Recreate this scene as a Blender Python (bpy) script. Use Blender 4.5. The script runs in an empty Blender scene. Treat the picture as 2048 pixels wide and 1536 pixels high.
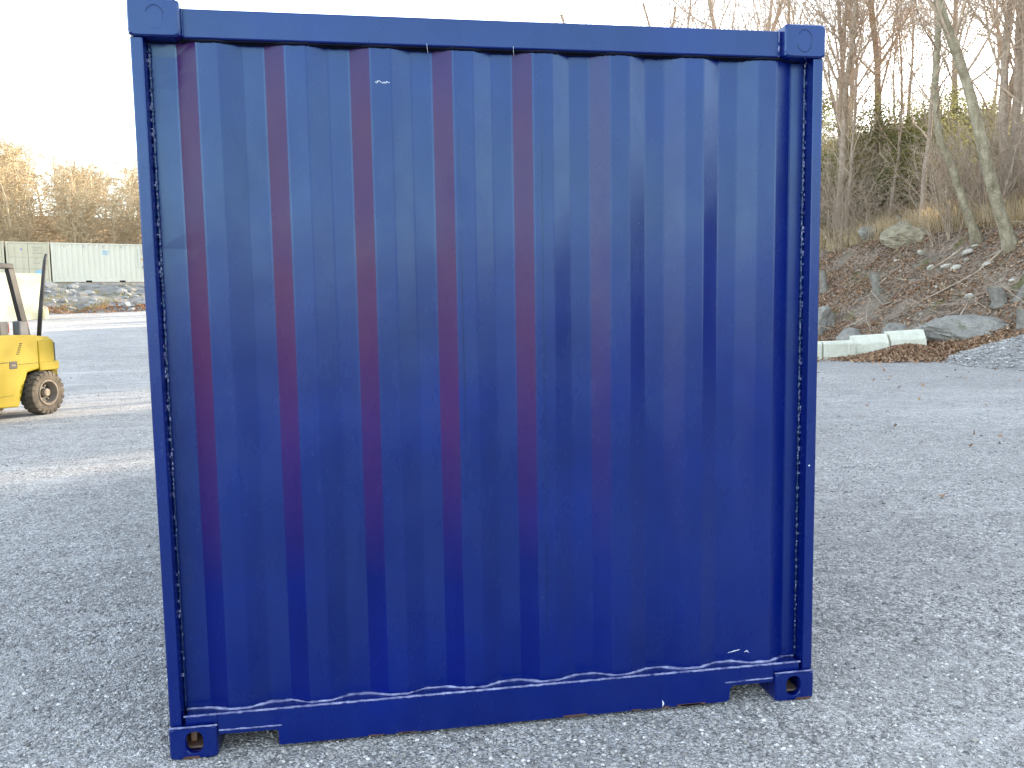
import bpy, bmesh, math, random
from mathutils import Vector, Matrix, noise as mn

scene = bpy.context.scene
COL = scene.collection
PI = math.pi
rnd = random.Random(11)

# ------------------------------------------------------------------ camera
CAM_LOC = (0.76375, -2.96438, 1.59189)
YAW, PITCH, ROLL, FPX = 0.15993, -0.09749, -0.01609, 1672.12
cam = bpy.data.cameras.new("camera")
cam_o = bpy.data.objects.new("camera", cam)
COL.objects.link(cam_o)
cam.sensor_fit = 'HORIZONTAL'
cam.sensor_width = 36.0
cam.lens = 36.0 * FPX / 2048.0
cam.clip_start, cam.clip_end = 0.05, 3000.0
_f = Vector((math.sin(YAW), math.cos(YAW), 0)); _r = Vector((math.cos(YAW), -math.sin(YAW), 0)); _u = Vector((0, 0, 1))
_f2 = _f * math.cos(PITCH) + _u * math.sin(PITCH); _u2 = -_f * math.sin(PITCH) + _u * math.cos(PITCH)
_r3 = _r * math.cos(ROLL) + _u2 * math.sin(ROLL); _u3 = -_r * math.sin(ROLL) + _u2 * math.cos(ROLL)
M = Matrix((_r3, _u3, -_f2)).transposed().to_4x4()
M.translation = Vector(CAM_LOC)
cam_o.matrix_world = M
scene.camera = cam_o

# ------------------------------------------------------------------ sky, sun, exposure
SUN_AZ = math.radians(30)          # from +x towards +y
SUN_EL = math.radians(12.3)
world = bpy.data.worlds.new("World")
scene.world = world
world.use_nodes = True
wn = world.node_tree
sky = wn.nodes.new('ShaderNodeTexSky')
sky.sky_type = 'NISHITA'
sky.sun_disc = False
sky.sun_elevation = SUN_EL
sky.sun_rotation = PI / 2 - SUN_AZ
sky.air_density = 1.0
sky.dust_density = 1.0
hz_ = wn.nodes.new('ShaderNodeHueSaturation')      # thin winter haze: a paler, less blue sky
hz_.inputs['Saturation'].default_value = 0.58
wn.links.new(sky.outputs[0], hz_.inputs['Color'])
wn.links.new(hz_.outputs[0], wn.nodes['Background'].inputs[0])
wn.nodes['Background'].inputs[1].default_value = 0.15
sun = bpy.data.lights.new("sun", 'SUN')
sun.energy = 2.5
sun.angle = math.radians(0.5)
sun.color = (1.0, 0.83, 0.62)
sun_o = bpy.data.objects.new("sun", sun)
COL.objects.link(sun_o)
sdir = Vector((math.cos(SUN_EL) * math.cos(SUN_AZ), math.cos(SUN_EL) * math.sin(SUN_AZ), math.sin(SUN_EL)))
sun_o.rotation_euler = sdir.to_track_quat('Z', 'Y').to_euler()
sun_o.location = sdir * 60
scene.view_settings.view_transform = 'Standard'
scene.view_settings.look = 'None'
scene.view_settings.gamma = 1.0
scene.view_settings.exposure = 2.97
scene.view_settings.use_curve_mapping = False


# ------------------------------------------------------------------ helpers
def smooth(t):
    t = max(0.0, min(1.0, t))
    return t * t * (3 - 2 * t)


def lerp_table(x, xs, ys):
    if x <= xs[0]:
        return ys[0]
    for i in range(len(xs) - 1):
        if x <= xs[i + 1]:
            t = (x - xs[i]) / (xs[i + 1] - xs[i])
            return ys[i] + t * (ys[i + 1] - ys[i])
    return ys[-1]


def nz(x, y, z=0.0, s=1.0):
    return mn.noise(Vector((x * s, y * s, z * s)))


class MB:
    def __init__(self):
        self.v = []
        self.f = []

    def add(self, vs, fs):
        o = len(self.v)
        self.v.extend(vs)
        self.f.extend([tuple(i + o for i in f) for f in fs])
        return self

    def box(self, a, b):
        x0, y0, z0 = a
        x1, y1, z1 = b
        return self.add([(x0, y0, z0), (x1, y0, z0), (x1, y1, z0), (x0, y1, z0), (x0, y0, z1), (x1, y0, z1), (x1, y1, z1), (x0, y1, z1)],
                        [(0, 3, 2, 1), (4, 5, 6, 7), (0, 1, 5, 4), (1, 2, 6, 5), (2, 3, 7, 6), (3, 0, 4, 7)])

    def bbox(self, a, b, bev=0.005, seg=2):
        bm = bmesh.new()
        bmesh.ops.create_cube(bm, size=1.0)
        for v in bm.verts:
            v.co = Vector(((a[0] + b[0]) / 2 + v.co.x * (b[0] - a[0]), (a[1] + b[1]) / 2 + v.co.y * (b[1] - a[1]), (a[2] + b[2]) / 2 + v.co.z * (b[2] - a[2])))
        bmesh.ops.bevel(bm, geom=list(bm.edges), offset=bev, segments=seg, affect='EDGES', profile=0.5)
        return self.from_bm(bm)

    def from_bm(self, bm, mat=None):
        bm.verts.index_update()
        vs = [tuple(mat @ v.co) if mat else tuple(v.co) for v in bm.verts]
        fs = [tuple(v.index for v in f.verts) for f in bm.faces]
        bm.free()
        return self.add(vs, fs)

    def prism(self, poly, axis, a, b, bev=0.0, seg=1):
        """poly: list of 2D points; axis 'y' -> points are (x,z) extruded along y, 'x' -> (y,z), 'z' -> (x,y)."""
        def p3(p, t):
            if axis == 'y':
                return (p[0], t, p[1])
            if axis == 'x':
                return (t, p[0], p[1])
            return (p[0], p[1], t)
        bm = bmesh.new()
        A = [bm.verts.new(p3(p, a)) for p in poly]
        B = [bm.verts.new(p3(p, b)) for p in poly]
        n = len(poly)
        bm.faces.new(A)
        bm.faces.new(B[::-1])
        for i in range(n):
            bm.faces.new((A[i], B[i], B[(i + 1) % n], A[(i + 1) % n]))
        bmesh.ops.recalc_face_normals(bm, faces=list(bm.faces))
        if bev:
            bmesh.ops.bevel(bm, geom=list(bm.edges), offset=bev, segments=seg, affect='EDGES', profile=0.5)
        return self.from_bm(bm)

    def tube(self, pts, radii, n=6, cap=True):
        pts = [Vector(p) for p in pts]
        if not hasattr(radii, '__len__'):
            radii = [radii] * len(pts)
        o = len(self.v)
        m = len(pts)
        ref = None
        for i, p in enumerate(pts):
            d = (pts[min(i + 1, m - 1)] - pts[max(i - 1, 0)])
            if d.length < 1e-9:
                d = Vector((0, 0, 1))
            d.normalize()
            if ref is None:
                ref = Vector((1, 0, 0)) if abs(d.x) < 0.8 else Vector((0, 1, 0))
            a = d.cross(ref)
            if a.length < 1e-6:
                a = d.cross(Vector((0.3, 0.7, 0.2)))
            a.normalize()
            b = d.cross(a)
            ref = b.cross(d) if False else -b.cross(d)
            ref = a.cross(d)
            for k in range(n):
                t = 2 * PI * k / n
                q = p + (a * math.cos(t) + b * math.sin(t)) * radii[i]
                self.v.append((q.x, q.y, q.z))
        for i in range(m - 1):
            for k in range(n):
                k2 = (k + 1) % n
                self.f.append((o + i * n + k, o + i * n + k2, o + (i + 1) * n + k2, o + (i + 1) * n + k))
        if cap and n > 2:
            self.f.append(tuple(o + k for k in range(n))[::-1])
            self.f.append(tuple(o + (m - 1) * n + k for k in range(n)))
        return self

    def loft(self, loops, cap0=True, cap1=True):
        n = len(loops[0])
        o = len(self.v)
        for L in loops:
            self.v.extend([tuple(p) for p in L])
        for i in range(len(loops) - 1):
            for k in range(n):
                k2 = (k + 1) % n
                self.f.append((o + i * n + k, o + (i + 1) * n + k, o + (i + 1) * n + k2, o + i * n + k2))
        if cap0:
            self.f.append(tuple(o + k for k in range(n)))
        if cap1:
            self.f.append(tuple(o + (len(loops) - 1) * n + k for k in range(n))[::-1])
        return self

    def lathe_y(self, prof, cx, cz, n=40):
        """profile (radius, y) revolved round an axis parallel to y through (cx, cz)."""
        o = len(self.v)
        for r, y in prof:
            for k in range(n):
                t = 2 * PI * k / n
                self.v.append((cx + r * math.cos(t), y, cz + r * math.sin(t)))
        for i in range(len(prof) - 1):
            for k in range(n):
                k2 = (k + 1) % n
                self.f.append((o + i * n + k, o + i * n + k2, o + (i + 1) * n + k2, o + (i + 1) * n + k))
        return self

    def xform(self, mat):
        self.v = [tuple(mat @ Vector(p)) for p in self.v]
        return self

    def mesh(self, name, mat, sm=False, fix=False):
        me = bpy.data.meshes.new(name)
        me.from_pydata(self.v, [], self.f)
        if fix:
            bm = bmesh.new()
            bm.from_mesh(me)
            bmesh.ops.recalc_face_normals(bm, faces=list(bm.faces))
            bm.to_mesh(me)
            bm.free()
        if mat:
            me.materials.append(mat)
        if sm:
            me.polygons.foreach_set("use_smooth", [True] * len(me.polygons))
        me.update()
        return me

    def build(self, name, mat, parent=None, sm=False, fix=False, loc=None):
        o = bpy.data.objects.new(name, self.mesh(name, mat, sm, fix))
        COL.objects.link(o)
        if parent:
            o.parent = parent
        if loc:
            o.location = loc
        return o


def tag(o, label=None, cat=None, group=None, kind=None):
    if label:
        o['label'] = label
    if cat:
        o['category'] = cat
    if group:
        o['group'] = group
    if kind:
        o['kind'] = kind
    return o


def empty(name, loc, rz=0.0, label=None, cat=None, group=None):
    o = bpy.data.objects.new(name, None)
    COL.objects.link(o)
    o.location = loc
    o.rotation_euler = (0, 0, rz)
    return tag(o, label, cat, group)


def copy_thing(src, loc, rz=0.0, sc=1.0, label=None, group=None):
    c = src.copy()
    COL.objects.link(c)
    c.location = loc
    c.rotation_euler = (src.rotation_euler.x, src.rotation_euler.y, rz)
    c.scale = (sc, sc, sc)
    if label:
        c['label'] = label
    if group:
        c['group'] = group
    for ch in list(src.children):
        k = ch.copy()
        COL.objects.link(k)
        k.parent = c
        for g in list(ch.children):
            q = g.copy()
            COL.objects.link(q)
            q.parent = k
    return c


# ------------------------------------------------------------------ materials
class N:
    def __init__(self, name):
        self.m = bpy.data.materials.new(name)
        self.m.use_nodes = True
        self.t = self.m.node_tree
        self.b = self.t.nodes['Principled BSDF']
        self.co = self.t.nodes.new('ShaderNodeTexCoord').outputs['Object']

    def new(self, k):
        return self.t.nodes.new(k)

    def link(self, a, b):
        self.t.links.new(a, b)

    def map(self, scale=(1, 1, 1), rot=(0, 0, 0)):
        n = self.new('ShaderNodeMapping')
        n.inputs['Scale'].default_value = scale
        n.inputs['Rotation'].default_value = rot
        self.link(self.co, n.inputs['Vector'])
        return n.outputs[0]

    def noise(self, scale, detail=4, rough=0.55, vec=None, out=0, dist=0.0):
        n = self.new('ShaderNodeTexNoise')
        n.inputs['Scale'].default_value = scale
        n.inputs['Detail'].default_value = detail
        n.inputs['Roughness'].default_value = rough
        n.inputs['Distortion'].default_value = dist
        self.link(vec or self.co, n.inputs['Vector'])
        return n.outputs[out]

    def voro(self, scale, vec=None, out='Distance', feature='F1'):
        n = self.new('ShaderNodeTexVoronoi')
        n.feature = feature
        n.inputs['Scale'].default_value = scale
        self.link(vec or self.co, n.inputs['Vector'])
        return n.outputs[out]

    def ramp(self, fac, stops):
        n = self.new('ShaderNodeValToRGB')
        el = n.color_ramp.elements
        while len(el) < len(stops):
            el.new(0.5)
        for e, (p, c) in zip(el, stops):
            e.position = p
            e.color = (c[0], c[1], c[2], 1) if hasattr(c, '__len__') else (c, c, c, 1)
        self.link(fac, n.inputs[0])
        return n.outputs[0]

    def mix(self, fac, a, b, mode='MIX'):
        n = self.new('ShaderNodeMix')
        n.data_type = 'RGBA'
        n.blend_type = mode
        for s, v in ((n.inputs[0], fac), (n.inputs[6], a), (n.inputs[7], b)):
            if isinstance(v, (int, float)):
                s.default_value = v
            elif isinstance(v, tuple):
                s.default_value = (v[0], v[1], v[2], 1)
            else:
                self.link(v, s)
        return n.outputs[2]

    def math(self, op, a, b=0.0):
        n = self.new('ShaderNodeMath')
        n.operation = op
        for s, v in ((n.inputs[0], a), (n.inputs[1], b)):
            if isinstance(v, (int, float)):
                s.default_value = v
            else:
                self.link(v, s)
        return n.outputs[0]

    def bump(self, h, strength=0.3, dist=0.01, prev=None):
        n = self.new('ShaderNodeBump')
        n.inputs['Strength'].default_value = strength
        n.inputs['Distance'].default_value = dist
        self.link(h, n.inputs['Height'])
        if prev is not None:
            self.link(prev, n.inputs['Normal'])
        self.link(n.outputs[0], self.b.inputs['Normal'])
        return n.outputs[0]

    def set(self, col=None, rough=None, spec=None, metal=None, coat=None):
        for key, v in (('Base Color', col), ('Roughness', rough), ('Specular IOR Level', spec), ('Metallic', metal), ('Coat Weight', coat)):
            if v is None:
                continue
            s = self.b.inputs[key]
            if isinstance(v, (int, float)):
                s.default_value = v
            elif isinstance(v, tuple):
                s.default_value = (v[0], v[1], v[2], 1)
            else:
                self.link(v, s)
        return self


def simple(name, c0, c1, scale=6.0, rough=0.7, bump=0.0, bscale=30.0, bd=0.01, spec=0.4, detail=5, metal=0.0):
    n = N(name)
    n.set(n.ramp(n.noise(scale, detail), [(0.3, c0), (0.7, c1)]), rough, spec, metal)
    if bump:
        n.bump(n.noise(bscale, 5), bump, bd)
    return n.m


def make_paint(name, base, refl_and_wear=True, rough0=0.20, rough1=0.34):
    n = N(name)
    streak = n.noise(1.0, 5, 0.6, n.map((9, 9, 0.8)))
    cloud = n.noise(2.2, 5, 0.6)
    b2 = tuple(c * 0.80 for c in base)
    b3 = tuple(c * 1.25 for c in base)
    c = n.ramp(cloud, [(0.3, b2), (0.55, base), (0.75, b3)])
    c = n.mix(n.math('MULTIPLY', n.ramp(streak, [(0.45, 0.0), (0.75, 1.0)]), 0.25), c, (base[0] * 2 + 0.004, base[1] * 1.8 + 0.004, base[2] * 1.1))
    if refl_and_wear:
        # reflection of sunlit trees painted onto the left-facing facets
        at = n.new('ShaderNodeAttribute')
        at.attribute_name = 'painted_reflection'
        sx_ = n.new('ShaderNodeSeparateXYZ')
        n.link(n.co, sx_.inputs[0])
        # the painted reflection fades low down and weakens at the top edge
        refl_fade = n.ramp(n.math('DIVIDE', n.math('ADD', sx_.outputs[2], n.math('MULTIPLY', n.noise(3, 3), 0.25)), 2.6), [(0.27, 0.03), (0.60, 1.0), (0.90, 1.0), (0.99, 0.75)])
        amt = n.math('MULTIPLY', n.math('MULTIPLY', at.outputs['Fac'], refl_fade), n.ramp(n.noise(1.6, 4, 0.6, n.map((2, 2, 1))), [(0.3, 0.6), (0.7, 1.0)]))
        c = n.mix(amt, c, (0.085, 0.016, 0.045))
        spk = n.ramp(n.noise(55, 2, 0.5), [(0.77, 0.0), (0.80, 1.0)])
        c = n.mix(n.math('MULTIPLY', spk, n.ramp(n.noise(1.3, 3), [(0.5, 0.0), (0.7, 0.5)])), c, (0.25, 0.28, 0.42))
    spec = 0.60
    if refl_and_wear:
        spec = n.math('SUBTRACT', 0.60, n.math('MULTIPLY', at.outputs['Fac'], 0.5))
    r = n.ramp(n.noise(3.5, 5, 0.65, n.map((1.5, 1.5, 0.7))), [(0.3, rough0), (0.72, rough1)])
    n.set(c, r, spec, coat=0.0)
    n.b.inputs['Specular Tint'].default_value = (0.56, 0.87, 1.0, 1)
    n.b.inputs['Coat Roughness'].default_value = 0.22
    n.b.inputs['Coat IOR'].default_value = 1.55
    h = n.math('ADD', n.math('MULTIPLY', n.noise(2.3, 3), 1.0), n.math('MULTIPLY', n.noise(140, 2), 0.02))
    n.bump(h, 0.16, 0.012)
    return n.m


BLUE = (0.0, 0.0055, 0.108)
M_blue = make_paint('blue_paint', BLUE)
M_bluew = simple('worn_sheen_weld_paint', (0.012, 0.020, 0.12), (0.27, 0.29, 0.46), 28, 0.5, 0.3, 120, 0.002, 0.4, 6)  # pale tone paints in sky sheen on upward welds; also worn flecks
M_darkw = make_paint('dark_weld_paint', (0.0015, 0.006, 0.06), refl_and_wear=False, rough0=0.2, rough1=0.35)
M_shade = simple('painted_shade', (0.002, 0.003, 0.010), (0.004, 0.006, 0.016), 20, 0.75, 0, spec=0.15)  # near-black colour standing for the shade under the top rail
M_steel = simple('rusty_steel', (0.20, 0.18, 0.16), (0.30, 0.13, 0.06), 9, 0.75, 0.3, 60, 0.003)
M_rust = simple('rust_chip', (0.11, 0.045, 0.025), (0.05, 0.028, 0.02), 60, 0.85, 0.3, 90, 0.003)
M_scratch = simple('bare_scratch', (0.55, 0.6, 0.7), (0.75, 0.78, 0.82), 30, 0.6)
M_black = simple('black_gap', (0.006, 0.006, 0.007), (0.012, 0.012, 0.012), 5, 0.8)


def mat_gravel():
    n = N('gravel_ground')
    big = n.noise(0.35, 5, 0.6)
    mid = n.noise(2.4, 6, 0.65)
    c = n.ramp(mid, [(0.3, (0.35, 0.338, 0.320)), (0.55, (0.43, 0.415, 0.392)), (0.75, (0.50, 0.483, 0.455))])
    c = n.mix(n.ramp(big, [(0.4, 0.0), (0.68, 0.55)]), c, (0.50, 0.48, 0.45))
    cell = n.voro(120, out='Color')
    sep = n.new('ShaderNodeSeparateColor')
    n.link(cell, sep.inputs[0])
    grain = n.ramp(sep.outputs[0], [(0.0, 0.40), (0.35, 0.85), (0.8, 1.2), (1.0, 1.7)])
    cell2 = n.voro(60, out='Color')
    sep2 = n.new('ShaderNodeSeparateColor')
    n.link(cell2, sep2.inputs[0])
    grain2 = n.ramp(sep2.outputs[1], [(0.0, 0.6), (0.5, 1.0), (1.0, 1.35)])
    dusty = n.ramp(n.noise(0.9, 5, 0.6, n.map((0.5, 1.3, 1), (0, 0, 0.5))), [(0.40, 1.0), (0.66, 0.35)])
    c2 = n.mix(dusty, c, n.mix(1.0, n.mix(1.0, c, grain, 'MULTIPLY'), grain2, 'MULTIPLY'))
    streak = n.ramp(n.noise(1.0, 5, 0.6, n.map((0.35, 2.6, 1), (0, 0, 0.35))), [(0.56, 0.0), (0.70, 0.6)])
    c2 = n.mix(streak, c2, (0.56, 0.54, 0.51))
    dark = n.ramp(n.noise(3.1, 6, 0.7, n.map((0.7, 1.6, 1), (0, 0, 0.4))), [(0.59, 0.0), (0.75, 0.42)])
    c2 = n.mix(dark, c2, (0.12, 0.12, 0.125))
    far = n.math('MULTIPLY', n.ramp(n.noise(11, 6, 0.75), [(0.3, 0.70), (0.5, 0.95), (0.72, 1.18)]), n.ramp(n.noise(0.22, 3), [(0.35, 0.88), (0.65, 1.04)]))
    fc = n.new('ShaderNodeCombineColor')
    for k_ in range(3):
        n.link(far, fc.inputs[k_])
    c2 = n.mix(1.0, c2, fc.outputs[0], 'MULTIPLY')
    n.set(c2, 0.95, 0.05)
    h = n.math('ADD', n.math('MULTIPLY', n.voro(120), -0.9), n.math('MULTIPLY', n.noise(40, 5, 0.6), 0.9))
    b1 = n.bump(h, 0.9, 0.012)
    n.bump(n.noise(3.0, 5, 0.6), 0.35, 0.04, b1)
    return n.m


M_gravel = mat_gravel()


def mat_bank():
    n = N('leafy_soil')
    a = n.noise(1.3, 6, 0.65)
    c = n.ramp(a, [(0.25, (0.10, 0.076, 0.056)), (0.5, (0.175, 0.132, 0.097)), (0.75, (0.25, 0.195, 0.15))])
    sp = n.voro(14, out='Color')
    sep = n.new('ShaderNodeSeparateColor')
    n.link(sp, sep.inputs[0])
    c = n.mix(1.0, c, n.ramp(sep.outputs[0], [(0, 0.5), (0.5, 0.95), (1, 1.7)]), 'MULTIPLY')
    grey = n.ramp(n.noise(0.8, 5), [(0.5, 0.0), (0.66, 0.7)])
    c = n.mix(grey, c, (0.20, 0.17, 0.13))
    moss = n.ramp(n.noise(1.05, 4, 0.6, n.map((1, 1, 1), (0.4, 0.2, 0.9))), [(0.60, 0.0), (0.70, 0.7)])
    c = n.mix(moss, c, (0.085, 0.092, 0.022))
    n.set(c, 0.95, 0.15)
    b = n.bump(n.noise(9, 6, 0.7), 0.8, 0.08)
    n.bump(n.voro(14), 0.5, 0.03, b)
    return n.m


M_bank = mat_bank()
M_hill = simple('brown_hill', (0.24, 0.155, 0.08), (0.42, 0.28, 0.15), 0.6, 0.95, 0.8, 1.5, 0.4, 0.1, 7)
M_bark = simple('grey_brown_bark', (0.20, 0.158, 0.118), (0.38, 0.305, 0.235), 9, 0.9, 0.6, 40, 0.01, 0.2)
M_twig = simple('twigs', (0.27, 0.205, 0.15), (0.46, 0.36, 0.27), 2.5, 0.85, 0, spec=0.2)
M_bark_w = simple('pale_sunny_bark', (0.40, 0.31, 0.20), (0.60, 0.49, 0.34), 3, 0.9, 0, spec=0.15)  # lit copy of the bark, sunlight painted in as a paler tone
M_twig_w = simple('sunny_twigs', (0.30, 0.235, 0.145), (0.50, 0.405, 0.265), 0.7, 0.9, 0, spec=0.1)  # lit copy of the twigs, sunlight painted into the colour


def mat_birch():
    n = N('lichen_bark')
    v = n.noise(5, 6, 0.7, n.map((1, 1, 0.45)))
    c = n.ramp(v, [(0.3, (0.115, 0.095, 0.062)), (0.5, (0.215, 0.185, 0.125)), (0.68, (0.34, 0.30, 0.215))])
    fl = n.ramp(n.noise(26, 4, 0.6, n.map((0.7, 0.7, 1.8))), [(0.60, 0.0), (0.68, 0.9)])
    c = n.mix(fl, c, (0.54, 0.49, 0.39))
    n.set(c, 0.9, 0.2)
    n.bump(n.noise(30, 5, 0.6), 0.5, 0.012)
    return n.m


M_birch = mat_birch()


def mat_rock(name, a, b, moss=0.0, sc=3.0):
    n = N(name)
    c = n.ramp(n.noise(sc, 7, 0.68), [(0.3, a), (0.7, b)])
    fx = n.ramp(n.noise(sc * 7, 4, 0.7), [(0.5, 0.0), (0.72, 0.5)])
    c = n.mix(fx, c, tuple(x * 0.45 for x in a))
    if moss:
        c = n.mix(n.ramp(n.noise(2.6, 4), [(0.56, 0.0), (0.66, moss)]), c, (0.075, 0.085, 0.025))
    n.set(c, 0.9, 0.25)
    b1 = n.bump(n.noise(sc * 2.5, 7, 0.7), 0.7, 0.05)
    n.bump(n.noise(sc * 16, 5, 0.7), 0.4, 0.012, b1)
    return n.m


M_rock_g = mat_rock('grey_rock', (0.17, 0.16, 0.14), (0.33, 0.315, 0.28), 0.5)
M_rock_t = mat_rock('tan_rock', (0.20, 0.175, 0.12), (0.34, 0.30, 0.215), 0.35, 2.0)
M_heap = mat_rock('coarse_gravel', (0.19, 0.186, 0.178), (0.36, 0.352, 0.335), 0.0, 9.0)
M_rock_p = mat_rock('pale_rock', (0.34, 0.32, 0.27), (0.55, 0.52, 0.45), 0.0, 6.0)
M_conc = mat_rock('pale_concrete', (0.58, 0.58, 0.47), (0.72, 0.71, 0.60), 0.0, 4.0)
M_stump = simple('weathered_wood', (0.13, 0.12, 0.10), (0.24, 0.225, 0.195), 7, 0.9, 0.6, 25, 0.02, 0.2)
M_wood = simple('dead_branch', (0.22, 0.165, 0.12), (0.44, 0.36, 0.275), 5, 0.85, 0.3, 40, 0.005, 0.2)
M_yellow = simple('yellow_paint', (0.235, 0.175, 0.004), (0.29, 0.217, 0.006), 2.5, 0.5, 0.05, 3, 0.01, 0.2)
M_yellow2 = simple('yellow_cast_paint', (0.225, 0.168, 0.004), (0.28, 0.208, 0.006), 3.5, 0.55, 0.1, 12, 0.01, 0.2)
M_dkgrey = simple('dark_grey_frame', (0.022, 0.021, 0.021), (0.045, 0.043, 0.042), 5, 0.55, 0, spec=0.3)
M_grey = simple('grey_plastic', (0.085, 0.085, 0.09), (0.12, 0.12, 0.125), 6, 0.6)
M_rubber = simple('dusty_rubber', (0.06, 0.052, 0.043), (0.135, 0.112, 0.085), 7, 0.9, 0.3, 40, 0.005, 0.2)
M_rim = simple('dusty_rim', (0.12, 0.095, 0.07), (0.21, 0.17, 0.125), 8, 0.7, 0.2, 30, 0.004)
M_red = simple('red_lens', (0.45, 0.06, 0.035), (0.55, 0.10, 0.05), 8, 0.3)
M_seat = simple('black_vinyl', (0.02, 0.02, 0.022), (0.045, 0.045, 0.045), 8, 0.6)
M_cream = simple('cream_container_paint', (0.58, 0.56, 0.46), (0.62, 0.60, 0.50), 0.5, 0.55, 0.1, 1.2, 0.02, 0.4)
M_cream2 = simple('tan_cream_paint', (0.47, 0.43, 0.31), (0.54, 0.50, 0.37), 0.8, 0.55, 0, spec=0.4)
M_seal = simple('door_seal', (0.16, 0.17, 0.14), (0.22, 0.22, 0.18), 3, 0.7)
M_box = simple('stained_cream_box', (0.66, 0.56, 0.30), (0.80, 0.76, 0.60), 0.9, 0.6, 0, spec=0.3)
M_orange = simple('orange_steel', (0.55, 0.18, 0.07), (0.66, 0.26, 0.12), 4, 0.6)
M_cyan = simple('blue_decal', (0.20, 0.42, 0.60), (0.30, 0.52, 0.68), 9, 0.5)
M_ink = simple('grey_lettering', (0.20, 0.22, 0.22), (0.30, 0.32, 0.30), 20, 0.6)
M_amber = simple('amber_sticker', (0.50, 0.33, 0.10), (0.55, 0.38, 0.15), 9, 0.6)
M_grass = simple('dry_grass', (0.36, 0.285, 0.175), (0.60, 0.50, 0.34), 1.2, 0.9, 0, spec=0.1)


def mat_leaf(name, cols):
    n = N(name)
    oi = n.new('ShaderNodeNewGeometry')
    n.set(n.ramp(oi.outputs['Random Per Island'], [(i / (len(cols) - 1), c) for i, c in enumerate(cols)]), 0.8, 0.2)
    return n.m


M_leaves = mat_leaf('fallen_leaves', [(0.090, 0.050, 0.028), (0.185, 0.102, 0.056), (0.265, 0.153, 0.086), (0.34, 0.215, 0.130), (0.15, 0.083, 0.050), (0.45, 0.335, 0.22)])
M_leaves_sun = mat_leaf('sunlit_leaves', [(0.25, 0.11, 0.045), (0.36, 0.17, 0.07), (0.42, 0.24, 0.12), (0.20, 0.10, 0.05)])  # lit copy of the fallen leaves, warm sun painted in as orange
M_ever = mat_leaf('evergreen_leaves', [(0.06, 0.07, 0.028), (0.11, 0.12, 0.045), (0.18, 0.175, 0.065), (0.25, 0.23, 0.10)])
M_ever_y = mat_leaf('yellow_green_leaves', [(0.10, 0.095, 0.025), (0.18, 0.16, 0.05), (0.25, 0.22, 0.08), (0.12, 0.11, 0.04)])
M_stone = mat_leaf('gravel_stones', [(0.12, 0.116, 0.112), (0.24, 0.231, 0.22), (0.34, 0.33, 0.313), (0.42, 0.405, 0.38), (0.24, 0.22, 0.195), (0.66, 0.64, 0.60)])



def thin(m, col, amount):
    t = m.node_tree
    tr = t.nodes.new('ShaderNodeBsdfTranslucent')
    tr.inputs[0].default_value = (*col, 1)
    mx = t.nodes.new('ShaderNodeMixShader')
    mx.inputs[0].default_value = amount
    out = next(n for n in t.nodes if n.type == 'OUTPUT_MATERIAL')
    t.links.new(t.nodes['Principled BSDF'].outputs[0], mx.inputs[1])
    t.links.new(tr.outputs[0], mx.inputs[2])
    t.links.new(mx.outputs[0], out.inputs['Surface'])


thin(M_grass, (0.50, 0.38, 0.20), 0.45)
thin(M_ever, (0.22, 0.23, 0.09), 0.35)
thin(M_ever_y, (0.34, 0.31, 0.14), 0.4)

# ------------------------------------------------------------------ terrain shapes
def yard_z(x, y):
    return 1.3 * max(0.0, min(1.4, (y - 14) / 34.0)) * smooth((10 - x) / 12.0) + 0.018 * nz(x, y, 3.1, 0.7) * smooth((math.hypot(x - 1.2, y - 1) - 2) / 4)


def toe_x(y):
    return 15.0 + 0.5 * nz(y, 1.7, 0, 0.25)


def bank_z(x, y):
    s = x - toe_x(y)
    z = lerp_table(s, [-3, 0, 1.5, 5.5, 9, 20, 60], [-0.8, 0, 0.9, 3.9, 4.9, 7.6, 10.5])
    w = smooth((s + 0.3) / 2.0)
    z += w * (0.28 * nz(x, y, 0.5, 0.45) + 0.12 * nz(x, y, 4.2, 1.3) + 0.05 * nz(x, y, 9, 3.5))
    p = -0.5 * x + 0.866 * y
    p += 0.45 * nz(x, y, 6, 0.5) + 0.25 * nz(x, y, 2, 1.4)
    gap = max(math.exp(-((p - 6.9) / 0.60) ** 2), math.exp(-((p - 13.9) / 0.55) ** 2), smooth((p - 10.2) / 0.5) * smooth((13.0 - p) / 0.5), smooth((p - 35.0) / 1.0) * smooth((38.0 - p) / 1.0), smooth((p - 39.5) / 0.6) * smooth((41.5 - p) / 0.6))  # notches shaped along the sun's direction to throw light bands on the yard
    z += smooth((s - 7) / 5.0) * (0.9 - 2.2 * gap) + 4.0 * smooth((y - 39) / 7.0) * smooth((s - 8) / 6.0) * (1 - gap)  # crest raised between notches and behind the container to shade the yard
    z += 4.2 * smooth((14.0 - y) / 4.0) * smooth((y - 2) / 4.0) * smooth((x - 17) / 6.0)  # extra rise out of view, added to shade the foreground
    z = -0.8 + (z + 0.8) * smooth((y + 17) / 7.0)
    return z


CDX, CDY = 0.914, 0.404            # direction of the far row of containers
CX0, CY0 = -19.95, 56.1            # near left foot of the far side-on container


def emb_z(x, y):
    v = (x - CX0) * CDY - (y - CY0) * CDX      # metres in front of the container row
    z = lerp_table(v, [-20, 0.5, 1.0, 3.0, 8.0, 10.5], [3.34, 3.33, 3.2, 2.6, 1.30, 0.6])
    w = smooth((v - 0.8) / 1.5) * smooth((9.5 - v) / 2)
    return z + w * (0.25 * nz(x, y, 1, 0.7) + 0.2 * nz(x, y, 5, 1.6))


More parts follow.
